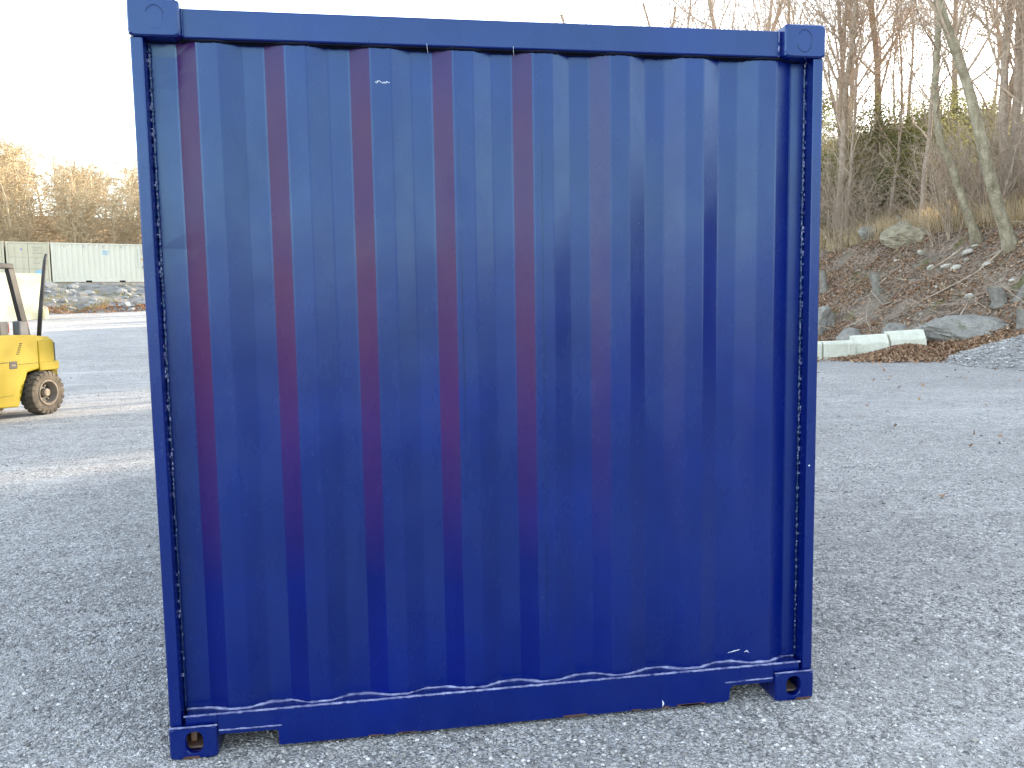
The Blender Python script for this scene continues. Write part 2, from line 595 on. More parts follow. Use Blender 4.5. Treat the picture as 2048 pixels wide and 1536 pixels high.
def hill_z(x, y):
    r = math.hypot(x, y)
    a = math.degrees(math.atan2(y, x)) % 360
    k = smooth((a - 200) / 22) * smooth((308 - a) / 10)         # the hill sinks away behind the yard
    return (1 - 0.55 * k) * lerp_table(r, [60, 66, 80, 100, 130, 200, 300], [-1.0, 3.2, 6.0, 10.0, 15.0, 19, 21]) + 0.5 * nz(x, y, 0, 0.06)


def grid(name, xs, ys, zf, mat, sm=True):
    b = MB()
    b.v = [(x, y, zf(x, y)) for y in ys for x in xs]
    n = len(xs)
    b.f = [(j * n + i, j * n + i + 1, (j + 1) * n + i + 1, (j + 1) * n + i) for j in range(len(ys) - 1) for i in range(n - 1)]
    o = b.build(name, mat, sm=sm)
    o['kind'] = 'structure'
    return o


def steps(knots):
    out = []
    for (a, b, d) in knots:
        k = int(round((b - a) / d))
        out += [a + (b - a) * i / k for i in range(k)]
    return out + [knots[-1][1]]


grid('ground', steps([(-900, -60, 60), (-60, -14, 2), (-14, 16, 0.5), (16, 60, 4), (60, 900, 60)]),
     steps([(-900, -40, 60), (-40, -5, 2.5), (-5, 24, 0.5), (24, 70, 2), (70, 900, 60)]), yard_z, M_gravel)
grid('wooded_bank', steps([(12, 26, 0.3), (26, 50, 1.2), (50, 110, 6)]), steps([(-60, 8, 2), (8, 48, 0.3), (48, 90, 1.5), (90, 240, 8)]), bank_z, M_bank)
hb = MB()
NA, RS = 125, [60, 63, 66, 72, 80, 90, 105, 120, 150, 200, 300, 420]
for i in range(NA + 1):
    a = math.radians(58 + 250 * i / NA)
    for r in RS:
        hb.v.append((r * math.cos(a), r * math.sin(a), hill_z(r * math.cos(a), r * math.sin(a))))
nr = len(RS)
hb.f = [(i * nr + j, i * nr + j + 1, (i + 1) * nr + j + 1, (i + 1) * nr + j) for i in range(NA) for j in range(nr - 1)]
hb.build('hills', M_hill, sm=True, fix=True)['kind'] = 'structure'
M_rubble_soil = mat_rock('rubble_soil', (0.13, 0.125, 0.115), (0.27, 0.265, 0.25), 0.5, 1.6)
eb = MB()
us = steps([(-26, 40, 0.5)])
vs_ = steps([(-14, 0, 2), (0, 10.5, 0.35)])
for v in vs_:
    for u in us:
        x, y = CX0 + u * CDX + v * CDY, CY0 + u * CDY - v * CDX
        eb.v.append((x, y, emb_z(x, y)))
n_ = len(us)
eb.f = [(j * n_ + i, j * n_ + i + 1, (j + 1) * n_ + i + 1, (j + 1) * n_ + i) for j in range(len(vs_) - 1) for i in range(n_ - 1)]
eb.build('embankment', M_rubble_soil, sm=True, fix=True)['kind'] = 'structure'

# ------------------------------------------------------------------ blue shipping container
W, L, H = 2.438, 6.058, 2.591
box = empty('shipping_container', (0, 0, 0), 0, 'large navy blue shipping container with corrugated end wall facing the camera', 'shipping container')


def angle_loop(cx, cz, hx, hz, y, n=48, e=2.0):
    """closed loop by angle: superellipse with exponent e."""
    out = []
    for k in range(n):
        t = 2 * PI * (k + 0.5) / n
        c, s = math.cos(t), math.sin(t)
        r = (abs(c / hx) ** e + abs(s / hz) ** e) ** (-1.0 / e)
        out.append((cx + r * c, y, cz + r * s))
    return out


def casting(x0, z0, flip, hole, top):
    """corner casting on the face y=0 (or the far face when flip)."""
    b = MB()
    cx, cz = x0 + 0.081, z0 + 0.059
    hx = 0.085 if x0 < 1 else cx - 0.081
    ocx = 0.085 if x0 < 1 else W - 0.085
    y0, sg = (0.0, 1) if not flip else (L, -1)
    Y = lambda d: y0 + sg * d
    loops = [angle_loop(cx, cz, 0.081, 0.059, Y(0.178), e=14), angle_loop(cx, cz, 0.081, 0.059, Y(0.006), e=14),
             angle_loop(cx, cz, 0.076, 0.054, Y(0.0), e=10)]
    if hole:
        oz = z0 + (0.060 if not top else 0.058)
        loops += [angle_loop(ocx, oz, 0.0315, 0.0415, Y(0.0), e=2.6), angle_loop(ocx, oz, 0.029, 0.039, Y(0.004), e=2.6),
                  angle_loop(ocx, oz, 0.029, 0.039, Y(0.026), e=2.6), angle_loop(ocx, oz, 0.06, 0.05, Y(0.027), e=8), angle_loop(ocx, oz, 0.06, 0.05, Y(0.16), e=8)]
    o = b.loft(loops).build('corner_casting', M_blue, box, fix=False)
    return o


for flip in (False, True):
    for x0 in (0.0, W - 0.162):
        for z0, top in ((0.0, False), (H - 0.118, True)):
            c = casting(x0, z0, flip, hole=(not top), top=top)
            if not flip and top:
                # the painted over hole of the top casting: a raised oval edge with a gap
                ocx, oz = (0.085 if x0 < 1 else W - 0.085), z0 + 0.058
                pts = []
                a0, a1 = ((200, 500) if x0 > 1 else (20, 150))
                for k in range(33):
                    t = math.radians(a0 + (a1 - a0) * k / 32)
                    pts.append((ocx + 0.030 * math.cos(t), 0.0005, oz + 0.040 * math.sin(t)))
                MB().tube(pts, [0.0016 + 0.0008 * abs(nz(k * 0.7, x0)) for k in range(33)], 6).build('patched_hole', M_darkw, c, sm=True)
                MB().tube([(ocx + 0.026 * math.cos(t / 24 * 2 * PI), 0.0008, oz + 0.036 * math.sin(t / 24 * 2 * PI)) for t in range(25)], 0.0010, 5).build('patched_hole', M_blue, c, sm=True)
            if not flip and not top:
                # steel inside the open hole, rust along the bottom edge
                ocx = 0.085 if x0 < 1 else W - 0.085
                MB().bbox((ocx - 0.055, 0.05, 0.013), (ocx + 0.05, 0.15, 0.022), 0.003).build('casting_floor', M_steel, c)
                MB().bbox((ocx - 0.028, 0.07, 0.03), (ocx - 0.006, 0.11, 0.09), 0.004).build('locking_lug', M_steel, c)
                rb = MB()
                for k in range(9):
                    xx = (0.045 + 0.006 * k) if x0 < 1 else (W - 0.075 + 0.007 * k)
                    rb.bbox((xx, -0.0016, 0.0025 + 0.001 * (k % 3)), (xx + 0.008, 0.004, 0.011 + 0.004 * abs(nz(k * 1.3, 2))), 0.0008, 1)
                rb.build('rust_patch', M_rust, c)

# corner posts: front face and an inner return towards the panel
for x0, sgn in ((0.0, 1), (W, -1)):
    for y0, sy in ((0.0, 1), (L, -1)):
        prof = [(0.006, 0.012), (0.040, 0.012), (0.043, 0.016), (0.043, 0.12), (0.006, 0.16), (0.002, 0.155), (0.002, 0.016)]
        poly = [(x0 + sgn * p[0], y0 + sy * p[1]) for p in prof]
        MB().prism(poly, 'z', 0.1185, H - 0.1185, 0.0025, 2).build('corner_post', M_blue, box)

# top rail (header) and bottom sill with its two fork notches
hp = [(0.033, 2.482), (0.037, 2.478), (0.10, 2.478), (0.10, 2.570), (0.038, 2.574), (0.033, 2.570)]
MB().prism(hp, 'x', 0.1625, W - 0.1625, 0.0015).build('top_rail', M_blue, box)
sill_p = [(0.1625, 0.152), (0.1625, 0.075), (0.366, 0.073), (0.372, 0.066), (0.372, 0.020), (0.378, 0.014), (2.078, 0.014), (2.090, 0.022), (2.094, 0.066), (2.106, 0.078), (W - 0.1625, 0.078), (W - 0.1625, 0.152)]
MB().prism(sill_p, 'y', 0.014, 0.11, 0.002).build('bottom_sill', M_blue, box)
for xa, xb in ((0.056, 0.1625), (W - 0.1625, W - 0.056)):
    MB().bbox((xa, 0.0145, 0.1190), (xb, 0.11, 0.152), 0.002).build('sill_end', M_blue, box)
Rs_ = random.Random(4)
for k in range(9):
    xx = Rs_.uniform(0.45, 2.0)
    MB().bbox((xx, 0.0125, 0.0150), (xx + Rs_.uniform(0.02, 0.12), 0.0150, 0.0150 + Rs_.uniform(0.003, 0.008)), 0.0008, 1).build('rust_patch', M_rust, box)
# underfloor painted black as shade so that the notches look into a dark space
MB().box((0.10, 0.13, 0.15), (W - 0.1, L - 0.13, 0.17)).build('floor', M_black, box)
MB().bbox((0.01, 0.1, 2.485), (0.07, L - 0.1, 2.56), 0.004).build('side_rail', M_blue, box)
MB().bbox((W - 0.07, 0.1, 2.485), (W - 0.01, L - 0.1, 2.56), 0.004).build('side_rail', M_blue, box)
MB().bbox((0.01, 0.16, 0.02), (0.05, L - 0.16, 0.15), 0.004).build('side_rail', M_blue, box)
MB().bbox((W - 0.05, 0.16, 0.02), (W - 0.01, L - 0.16, 0.15), 0.004).build('side_rail', M_blue, box)
MB().bbox((0.05, 0.102, 2.545), (W - 0.05, L - 0.102, 2.556), 0.003).build('roof', M_blue, box)

# corrugated end wall: pitch 0.2845, left slopes start at 0.130
YO, YI, Z0, Z1 = 0.041, 0.072, 0.150, 2.480
knots = [(0.044, YI)]
facets = []
for k in range(8):
    a = 0.130 + 0.2845 * k
    knots += [(a, YI), (a + 0.073, YO), (a + 0.143, YO), (a + 0.213, YI)]
knots += [(W - 0.044, YI)]
pan = MB()
prof = []
kind_of = []           # facet kind left of every profile point
for i, (x, y) in enumerate(knots):
    if 0 < i < len(knots) - 1:
        e = 0.0035
        pa, pb = Vector(knots[i - 1]), Vector(knots[i + 1])
        q = Vector((x, y))
        prof += [tuple(q + (pa - q).normalized() * e), tuple(q + (pb - q).normalized() * e)]
    else:
        prof.append((x, y))
NZ = 44
for j in range(NZ + 1):
    z = Z0 + (Z1 - Z0) * j / NZ
    for (x, y) in prof:
        d = 0.0016 * nz(x, z, 0.3, 2.2) + 0.0009 * nz(x, z, 7.7, 5.5)
        # a hammered dent at the top left and a small one near the edge
        d += 0.007 * math.exp(-(((x - 0.10) / 0.05) ** 2 + ((z - 2.42) / 0.05) ** 2)) + 0.006 * math.exp(-(((x - 0.165) / 0.03) ** 2 + ((z - 2.36) / 0.05) ** 2))
        d += 0.0012 * math.exp(-(((x - 0.115) / 0.035) ** 2 + ((z - 1.80) / 0.03) ** 2))
        pan.v.append((x + 0.001 * nz(z, x, 2, 1.1), y + d, z))
npf = len(prof)
pan.f = [(j * npf + i, j * npf + i + 1, (j + 1) * npf + i + 1, (j + 1) * npf + i) for j in range(NZ) for i in range(npf - 1)]
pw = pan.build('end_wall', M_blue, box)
att = pw.data.attributes.new('painted_reflection', 'FLOAT', 'FACE')
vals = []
strength = [0.78, 0.76, 0.76, 0.72, 0.68, 0.34, 0.12, 0.05]  # painted reflection per rib, weaker to the right
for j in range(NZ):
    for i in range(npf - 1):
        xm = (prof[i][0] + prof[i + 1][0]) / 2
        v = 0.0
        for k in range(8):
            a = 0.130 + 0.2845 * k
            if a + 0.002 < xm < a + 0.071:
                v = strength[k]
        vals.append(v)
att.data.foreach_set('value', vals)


def wall_y(x):
    return lerp_table(x, [p[0] for p in knots], [p[1] for p in knots])


def bead(name, pts, r, mat, amp=0.45, n=7, seed=0.0, step=0.006):
    """a lumpy weld bead along a polyline."""
    out = []
    for a, b in zip(pts[:-1], pts[1:]):
        a, b = Vector(a), Vector(b)
        k = max(1, int((b - a).length / step))
        out += [a.lerp(b, i / k) for i in range(k)]
    out.append(Vector(pts[-1]))
    rr, pp = [], []
    for i, p in enumerate(out):
        w = 1 + amp * mn.noise(Vector((i * 0.33 + seed, seed, 0))) + amp * 0.8 * mn.noise(Vector((i * 0.9, seed + 5, 1)))
        rr.append(max(0.0008, r * w))
        j = r * 0.45
        pp.append(p + Vector((j * mn.noise(Vector((i * 0.21, seed, 3))), 0, j * mn.noise(Vector((i * 0.21, seed, 9))))))
    return MB().tube(pp, rr, n).build(name, mat, box, sm=True)


# ragged vertical welds beside the corner posts
for xx, sd in ((0.0475, 1.0), (W - 0.0475, 7.0)):
    bead('weld_seam', [(xx, YI - 0.004, 0.16), (xx, YI - 0.004, 2.47)], 0.006, M_darkw, 0.6, 6, sd, 0.005)
    # flecks of bright bare metal sitting on that weld
    fl = MB()
    rr = random.Random(int(sd))
    z = 0.25
    while z < 2.46:
        z += rr.uniform(0.008, 0.05) * (2.2 if z < 0.9 else 0.8)
        h = rr.uniform(0.004, 0.014)
        w2 = rr.uniform(0.0012, 0.003)
        dx = rr.uniform(-0.005, 0.005)
        fl.bbox((xx + dx - w2, YI - 0.0125, z), (xx + dx + w2, YI - 0.0085, z + h), 0.0008, 1)
    fl.build('weld_flecks', M_bluew, box)
# the double weld along the sill: a straight bead on its front edge and a wavy one following the wall
bead('weld_seam', [(0.05, 0.0165, 0.1515), (W - 0.05, 0.0165, 0.1515)], 0.0042, M_bluew, 0.5, 7, 2.0)
wv = []
x = 0.052
while x < W - 0.05:
    wv.append((x, wall_y(x) - 0.005, 0.155))
    x += 0.011
bead('weld_seam', wv, 0.0050, M_bluew, 0.55, 7, 3.5)
bead('weld_seam', [(0.002, 0.0005, 0.1190), (0.164, 0.0005, 0.1190)], 0.0036, M_bluew, 0.4, 7, 4.1)
bead('weld_seam', [(W - 0.166, 0.0005, 0.1190), (W - 0.002, 0.0005, 0.1190)], 0.0036, M_bluew, 0.4, 7, 5.2)
bead('weld_seam', [(0.166, 0.013, 0.092), (0.385, 0.013, 0.090)], 0.0030, M_bluew, 0.4, 7, 6.3)
bead('weld_seam', [(2.072, 0.013, 0.093), (W - 0.166, 0.013, 0.096)], 0.0030, M_bluew, 0.4, 7, 7.4)
bead('weld_seam', [(0.163, 0.030, 2.480), (0.163, 0.032, 2.57)], 0.0035, M_blue, 0.5, 7, 8.0)
bead('weld_seam', [(W - 0.170, 0.036, 2.480), (W - 0.170, 0.036, 2.57)], 0.0040, M_bluew, 0.5, 7, 9.0)
wt = []
x = 0.055
while x < W - 0.055:
    wt.append((x, wall_y(x) - 0.004, 2.474))
    x += 0.012
bead('weld_seam', wt, 0.005, M_shade, 0.6, 6, 11.0)  # top bead coloured near black for the shade under the rail
MB().bbox((0.047, 0.040, 2.4735), (W - 0.047, 0.099, 2.4775), 0.001, 1).build('shade_strip', M_shade, box)  # dark strip added where the rail's underside lies in shade
# vertical sheet joints, scratch and threads
bead('sheet_joint', [(1.369, YO - 0.0004, 0.35), (1.371, YO - 0.0004, 2.42)], 0.0011, M_darkw, 0.9, 5, 12.0, 0.01)
bead('sheet_joint', [(1.075, YO - 0.0002, 1.1), (1.073, YO - 0.0002, 2.2)], 0.0007, M_darkw, 0.9, 5, 13.0, 0.012)
sq = [(0.787, 2.352), (0.790, 2.356), (0.793, 2.350), (0.796, 2.358), (0.801, 2.359), (0.809, 2.354), (0.815, 2.351), (0.818, 2.356), (0.822, 2.350), (0.827, 2.357), (0.832, 2.354), (0.838, 2.354)]
MB().tube([(a, YO - 0.0006, b) for a, b in sq], [0.0009, 0.0016, 0.001, 0.0018, 0.0012, 0.001, 0.0013, 0.002, 0.0014, 0.002, 0.0012, 0.0008], 6).build('paint_scratch', M_scratch, box, sm=True)
MB().tube([(2.105, wall_y(2.105) - 0.006, 0.19), (2.13, wall_y(2.13) - 0.006, 0.197), (2.15, wall_y(2.15) - 0.006, 0.205)], [0.0008, 0.0018, 0.0008], 6).build('paint_scratch', M_scratch, box, sm=True)
MB().tube([(2.165, wall_y(2.165) - 0.006, 0.196), (2.175, wall_y(2.175) - 0.006, 0.203), (2.182, wall_y(2.18) - 0.006, 0.194)], [0.001, 0.0022, 0.001], 6).build('paint_scratch', M_scratch, box, sm=True)
MB().tube([(1.815, 0.0132, 0.045), (1.819, 0.0130, 0.034), (1.816, 0.0132, 0.022)], [0.001, 0.0035, 0.0015], 6).build('paint_scratch', M_scratch, box, sm=True)
MB().tube([(2.405, 0.0108, 0.94), (2.409, 0.0108, 0.944)], [0.002, 0.0032], 6).build('paint_scratch', M_scratch, box, sm=True)
for tx in (0.968, 1.271):
    MB().tube([(tx, 0.0315, 2.486), (tx + 0.002, 0.041, 2.470), (tx + 0.004, 0.046, 2.458)], 0.0007, 6).build('thread', M_scratch, box, sm=True)

# long sides (corrugated) and the door end, which this view does not face
for xs_, sg in ((0.03, 1), (W - 0.03, -1)):
    b = MB()
    pts = []
    y = 0.16
    k = 0
    seq = [(0.072, 0.0), (0.068, 0.036), (0.070, 0.036), (0.068, 0.0)]
    off = 0.0
    pts.append((y, 0.0))
    while y < L - 0.2:
        dy, o2 = seq[k % 4]
        y += dy
        pts.append((y, o2))
        k += 1
    for y, o2 in pts:
        b.v += [(xs_ + sg * o2, y, 0.15), (xs_ + sg * o2, y, 2.49)]
    b.f = [(2 * i, 2 * i + 2, 2 * i + 3, 2 * i + 1) for i in range(len(pts) - 1)]
    b.build('side_wall', M_blue, box, fix=True)
for xa, xb in ((0.06, W / 2 - 0.006), (W / 2 + 0.006, W - 0.06)):
    d = MB().bbox((xa, L - 0.07, 0.15), (xb, L - 0.02, 2.48), 0.008).build('door', M_blue, box)
    for q in (0.3, 0.72):
        xx = xa + (xb - xa) * q
        MB().tube([(xx, L + 0.0, 0.16), (xx, L + 0.0, 2.46)], 0.016, 8).build('locking_bar', M_blue, d)

# ------------------------------------------------------------------ loose gravel
def stones(name, n, area, size, seed, zf, keep=None):
    r = random.Random(seed)
    b = MB()
    base = [(1, 0, 0), (-1, 0, 0), (0, 1, 0), (0, -1, 0), (0, 0, 1), (0, 0, -0.6), (0.6, 0.6, 0.45), (-0.6, 0.55, 0.4), (0.55, -0.6, 0.42), (-0.6, -0.6, 0.5)]
    fc = [(0, 6, 4), (6, 2, 4), (2, 7, 4), (7, 1, 4), (1, 9, 4), (9, 3, 4), (3, 8, 4), (8, 0, 4), (0, 5, 2), (2, 5, 1), (1, 5, 3), (3, 5, 0), (0, 2, 6), (2, 1, 7), (1, 3, 9), (3, 0, 8)]
    for _ in range(n):
        x, y = area(r)
        if keep and not keep(x, y):
            continue
        s = size(r)
        a = r.uniform(0, 2 * PI)
        ca, sa = math.cos(a), math.sin(a)
        sx, sy, sz = s * r.uniform(0.7, 1.4), s * r.uniform(0.6, 1.0), s * r.uniform(0.45, 0.8)
        z = zf(x, y)
        vs = []
        for p in base:
            j = 1 + r.uniform(-0.22, 0.22)
            px, py = p[0] * sx * j, p[1] * sy * j
            vs.append((x + px * ca - py * sa, y + px * sa + py * ca, z + p[2] * sz * j + sz * 0.15))
        b.add(vs, fc)
    o = b.build(name, M_stone, fix=False)
    o['kind'] = 'stuff'
    return o


def not_under(x, y):
    return not (-0.03 < x < W + 0.03 and 0.0 < y < L)


def near_area(r):
    # denser towards the camera
    t = r.random() ** 1.7
    d = 2.2 + 9.0 * t
    a = YAW + r.uniform(-0.66, 0.66)
    return CAM_LOC[0] + d * math.sin(a), CAM_LOC[1] + d * math.cos(a)


g = stones('gravel', 90000, near_area, lambda r: 0.0035 + 0.0085 * r.random() ** 3, 5, yard_z, not_under)
tag(g, 'loose grey gravel lying over the whole yard', 'gravel')
g2 = stones('pebbles', 1500, lambda r: (r.uniform(-9, 16), r.uniform(-1.2, 17)), lambda r: 0.008 + 0.026 * r.random() ** 3, 6, yard_z, not_under)
tag(g2, 'scattered larger pebbles on the grey yard', 'pebbles')
gsh = stones('gravel', 1500, lambda r: (r.uniform(0.16, W - 0.1), r.uniform(-0.05, 0.35)), lambda r: 0.003 + 0.006 * r.random() ** 2, 8, yard_z)
tag(gsh, 'loose gravel under the front edge of the blue container', 'gravel')

# ------------------------------------------------------------------ trees
def grow(tr, cr, p, d, Ln, r, lvl, R, P):
    segs = (9, 6, 4, 3)[min(lvl, 3)]
    sides = (9, 6, 4, 3)[min(lvl, 3)]
    pts, rad, dirs = [p.copy()], [r], [d.copy()]
    q, dd = p.copy(), d.copy()
    tip = (0.30, 0.22, 0.3, 0.45)[min(lvl, 3)]
    for i in range(segs):
        wob = P['wob'][min(lvl, 3)]
        dd = dd + Vector((R.gauss(0, wob), R.gauss(0, wob), R.gauss(0, wob * 0.7))) + Vector((0, 0, P['up'][min(lvl, 3)]))
        dd.normalize()
        q = q + dd * (Ln / segs)
        pts.append(q.copy())
        dirs.append(dd.copy())
        t = (i + 1) / segs
        rad.append(max(P['minr'], r * (1 - (1 - tip) * t)))
    if lvl == 0:
        rad[0] = r * 1.45
        rad[1] = r * 1.02
    (tr if lvl == 0 else cr).tube(pts, rad, sides, cap=(lvl < 2))
    if lvl >= P['levels']:
        return
    kids = P['kids'][lvl]
    t0 = P['start'][lvl]
    az = R.uniform(0, 2 * PI)
    for k in range(kids):
        t = t0 + (1 - t0) * (k + R.uniform(0.2, 0.8)) / kids
        f = t * segs
        i = min(int(f), segs - 1)
        bp = pts[i].lerp(pts[i + 1], f - i)
        br = rad[i] + (rad[i + 1] - rad[i]) * (f - i)
        base = dirs[i + 1]
        az += 2.4 + R.uniform(-0.5, 0.5)
        ax = base.cross(Vector((math.cos(az), math.sin(az), 0.15)))
        if ax.length < 1e-3:
            continue
        ax.normalize()
        ang = math.radians(R.uniform(*P['ang'][lvl]))
        nd = (base * math.cos(ang) + base.cross(ax) * math.sin(ang)).normalized()
        ln = Ln * P['ratio'][lvl] * (1.15 - 0.6 * (t - t0) / (1 - t0)) * R.uniform(0.7, 1.2)
        grow(tr, cr, bp, nd, ln, max(P['minr'], br * P['rr'][lvl] * R.uniform(0.8, 1.1)), lvl + 1, R, P)


BASE_P = dict(levels=3, kids=(15, 8, 7), start=(0.28, 0.2, 0.12), ang=((28, 60), (28, 58), (25, 60)), ratio=(0.42, 0.45, 0.5), rr=(0.42, 0.5, 0.55),
              wob=(0.07, 0.14, 0.18, 0.22), up=(0.02, 0.05, 0.03, 0.02), minr=0.006)


def tree_proto(name, seed, h, r, P, mb, mtw, label, group=None, lean=(0, 0)):
    R = random.Random(seed)
    tr, cr = MB(), MB()
    grow(tr, cr, Vector((0, 0, -0.3)), Vector((lean[0], lean[1], 1)).normalized(), h, r, 0, R, P)
    root = empty(name, (0, 0, 0), 0, label, 'tree', group)
    tr.build('trunk', mb, root, sm=True)
    cr.build('crown', mtw, root, sm=False)
    return root


# --- sunlit wood on the hill behind the far containers
SUNG = 'bare trees of the sunlit wood behind the cream containers'
SUNL = 'bare sunlit tree in the orange wood behind the cream containers'
P_sun = dict(BASE_P, kids=(17, 10, 8), start=(0.12, 0.12, 0.1), minr=0.013, ratio=(0.46, 0.48, 0.5), ang=((35, 75), (30, 65), (25, 65)))
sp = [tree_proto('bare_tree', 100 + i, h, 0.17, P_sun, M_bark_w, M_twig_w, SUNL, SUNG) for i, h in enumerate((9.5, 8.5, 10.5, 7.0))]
R = random.Random(77)
spots = []
for row, rad in enumerate((66.5, 69, 72, 76, 81, 87, 94, 102, 111, 121, 132)):
    a = math.radians(-27)
    while a < math.radians(-5):
        spots.append((a + R.uniform(-0.012, 0.012), rad + R.uniform(-1.5, 1.5)))
        a += 3.4 / rad * (1.0 + 0.07 * row)
# the wood goes on round the left of the yard
for k in range(34):
    spots.append((math.radians(-30 - 2.6 * k), 68 + R.uniform(0, 5)))
    spots.append((math.radians(-31 - 2.6 * k), 80 + R.uniform(0, 8)))
used = set()
for i, (a, rad) in enumerate(spots):
    lowr = 0.82 if math.radians(-17) < a else 1.0
    x, y = rad * math.sin(a), rad * math.cos(a)
    k = R.choice((0, 1, 2, 3, 1))
    z = hill_z(x, y) - 0.2
    s = R.uniform(0.8, 1.05) * lowr
    if k not in used:
        used.add(k)
        sp[k].location = (x, y, z)
        sp[k].rotation_euler = (0, 0, R.uniform(0, 6))
    else:
        copy_thing(sp[k], (x, y, z), R.uniform(0, 6.28), s)

# --- wood on the right bank
BKG = 'bare trees of the wood on the right bank'
BKL = 'bare grey brown tree in the wood on the leafy bank'
P_bk = dict(BASE_P, kids=(18, 10, 8), start=(0.30, 0.18, 0.1), ang=((20, 48), (25, 55), (25, 55)), ratio=(0.40, 0.45, 0.5), up=(0.015, 0.07, 0.04, 0.02), minr=0.006)
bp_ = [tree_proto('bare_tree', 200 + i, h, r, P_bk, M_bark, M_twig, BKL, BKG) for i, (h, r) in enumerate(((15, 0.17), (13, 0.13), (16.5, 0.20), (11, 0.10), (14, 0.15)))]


def place(protos, used, k, x, y, rz, s, zf, dz=-0.1):
    z = zf(x, y) + dz
    if k not in used:
        used.add(k)
        o = protos[k]
        o.location = (x, y, z)
        o.rotation_euler = (0, 0, rz)
        o.scale = (s, s, s)
        return o
    return copy_thing(protos[k], (x, y, z), rz, s)


def in_sun_gap(x, y, m=0.9):  # keeps plants out of the notches so the sun bands get through
    p = -0.5 * x + 0.866 * y
    return abs(p - 6.9) < m + 0.2 or abs(p - 13.9) < m or 10.6 < p < 12.8


usedb = set()
R = random.Random(5)
cl = [  # trunks one can see between the container and the frame edge, x, y, kind
    (21.0, 31.5, 0), (21.6, 32.6, 1), (22.6, 33.8, 4), (20.8, 30.6, 3), (24.5, 34.5, 2), (23.0, 31.0, 3),
    (23.6, 24.6, 2), (24.2, 25.2, 0), (23.9, 24.3, 1), (25.5, 27.0, 4), (26.0, 24.0, 2), (27.0, 29.5, 0), (27.8, 26.0, 1), (22.2, 27.6, 3)]
for x, y, k in cl:
    place(bp_, usedb, k, x, y, R.uniform(0, 6.28), R.uniform(0.85, 1.1), bank_z)
for x, y, k, s in ((21.0, 62.0, 2, 1.22), (22.5, 55.0, 0, 1.3), (20.5, 70.0, 2, 1.36), (24.0, 58.0, 4, 1.35), (23.0, 48.0, 2, 1.18), (22.0, 43.0, 0, 1.2), (22.6, 39.5, 4, 1.15), (25.5, 51.0, 2, 1.3)):
    place(bp_, usedb, k, x, y, R.uniform(0, 6.28), s, bank_z)
for i in range(52):
    y = -10 + 118 * (i + R.random()) / 52
    x = toe_x(y) + R.choice((R.uniform(5.5, 9), R.uniform(8, 18), R.uniform(14, 32)))
    if 18 < y < 34 and x < 25:
        x += 9
    if in_sun_gap(x, y):
        continue
    place(bp_, usedb, R.randrange(5), x, y, R.uniform(0, 6.28), R.uniform(0.8, 1.15), bank_z)

# --- the two leaning pale trees at the right edge
def leaning_tree(base, pts, rads, label, seed):
    root = empty('leaning_tree', base, 0, label, 'tree')
    t, c = MB(), MB()
    b = Vector(base)
    P_ = [Vector(p) - b for p in pts]
    P_[0].z -= 0.25
    fine, fr = [], []
    for i in range(len(P_) - 1):
        for q in range(4):
            s = q / 4
            fine.append(P_[i].lerp(P_[i + 1], s) + Vector((0.02 * nz(i + s, seed), 0.02 * nz(i + s, seed + 4), 0)))
            fr.append(rads[i] + (rads[i + 1] - rads[i]) * s)
    fine.append(P_[-1])
    fr.append(rads[-1])
    fr[0] *= 1.7
    fr[1] *= 1.25
    t.tube(fine, fr, 12)
    t.build('trunk', M_birch, root, sm=True)
    Rr = random.Random(seed)
    n = len(fine)
    for k in range(16):
        i = int(n * (0.45 + 0.55 * k / 16))
        i = min(i, n - 2)
        d = Vector((Rr.uniform(-1, 1), Rr.uniform(-1, 1), Rr.uniform(0.1, 0.9))).normalized()
        grow(c, c, fine[i], d, Rr.uniform(1.4, 3.6), fr[i] * 0.32, 1, Rr, dict(BASE_P, kids=(0, 6, 5), minr=0.006))
    c.build('crown', M_twig, root)
    return root


leaning_tree((19.85, 21.25, 3.35), [(19.85, 21.25, 3.35), (19.30, 21.35, 4.55), (18.92, 21.5, 5.75), (18.6, 21.6, 6.4), (18.5, 21.7, 7.3), (18.5, 21.8, 8.2), (18.6, 21.9, 9.3), (18.7, 22.0, 10.2), (18.9, 22.1, 12.5), (19.3, 22.4, 15.5)],
             [0.15, 0.12, 0.112, 0.11, 0.105, 0.10, 0.09, 0.085, 0.07, 0.03], 'slimmer pale grey tree bending left, lichen spotted, on the leafy bank', 41)
leaning_tree((19.13, 18.89, 2.85), [(19.13, 18.89, 2.85), (18.62, 19.05, 4.25), (18.25, 19.15, 5.55), (18.03, 19.2, 6.45), (17.72, 19.3, 7.6), (17.40, 19.4, 8.55), (17.12, 19.5, 9.3), (16.9, 19.6, 10.1), (16.5, 19.8, 12.2), (16.2, 20.2, 15.0)],
             [0.20, 0.165, 0.155, 0.15, 0.142, 0.135, 0.13, 0.12, 0.09, 0.04], 'thicker pale leaning tree with flared foot, rightmost at the frame edge', 42)

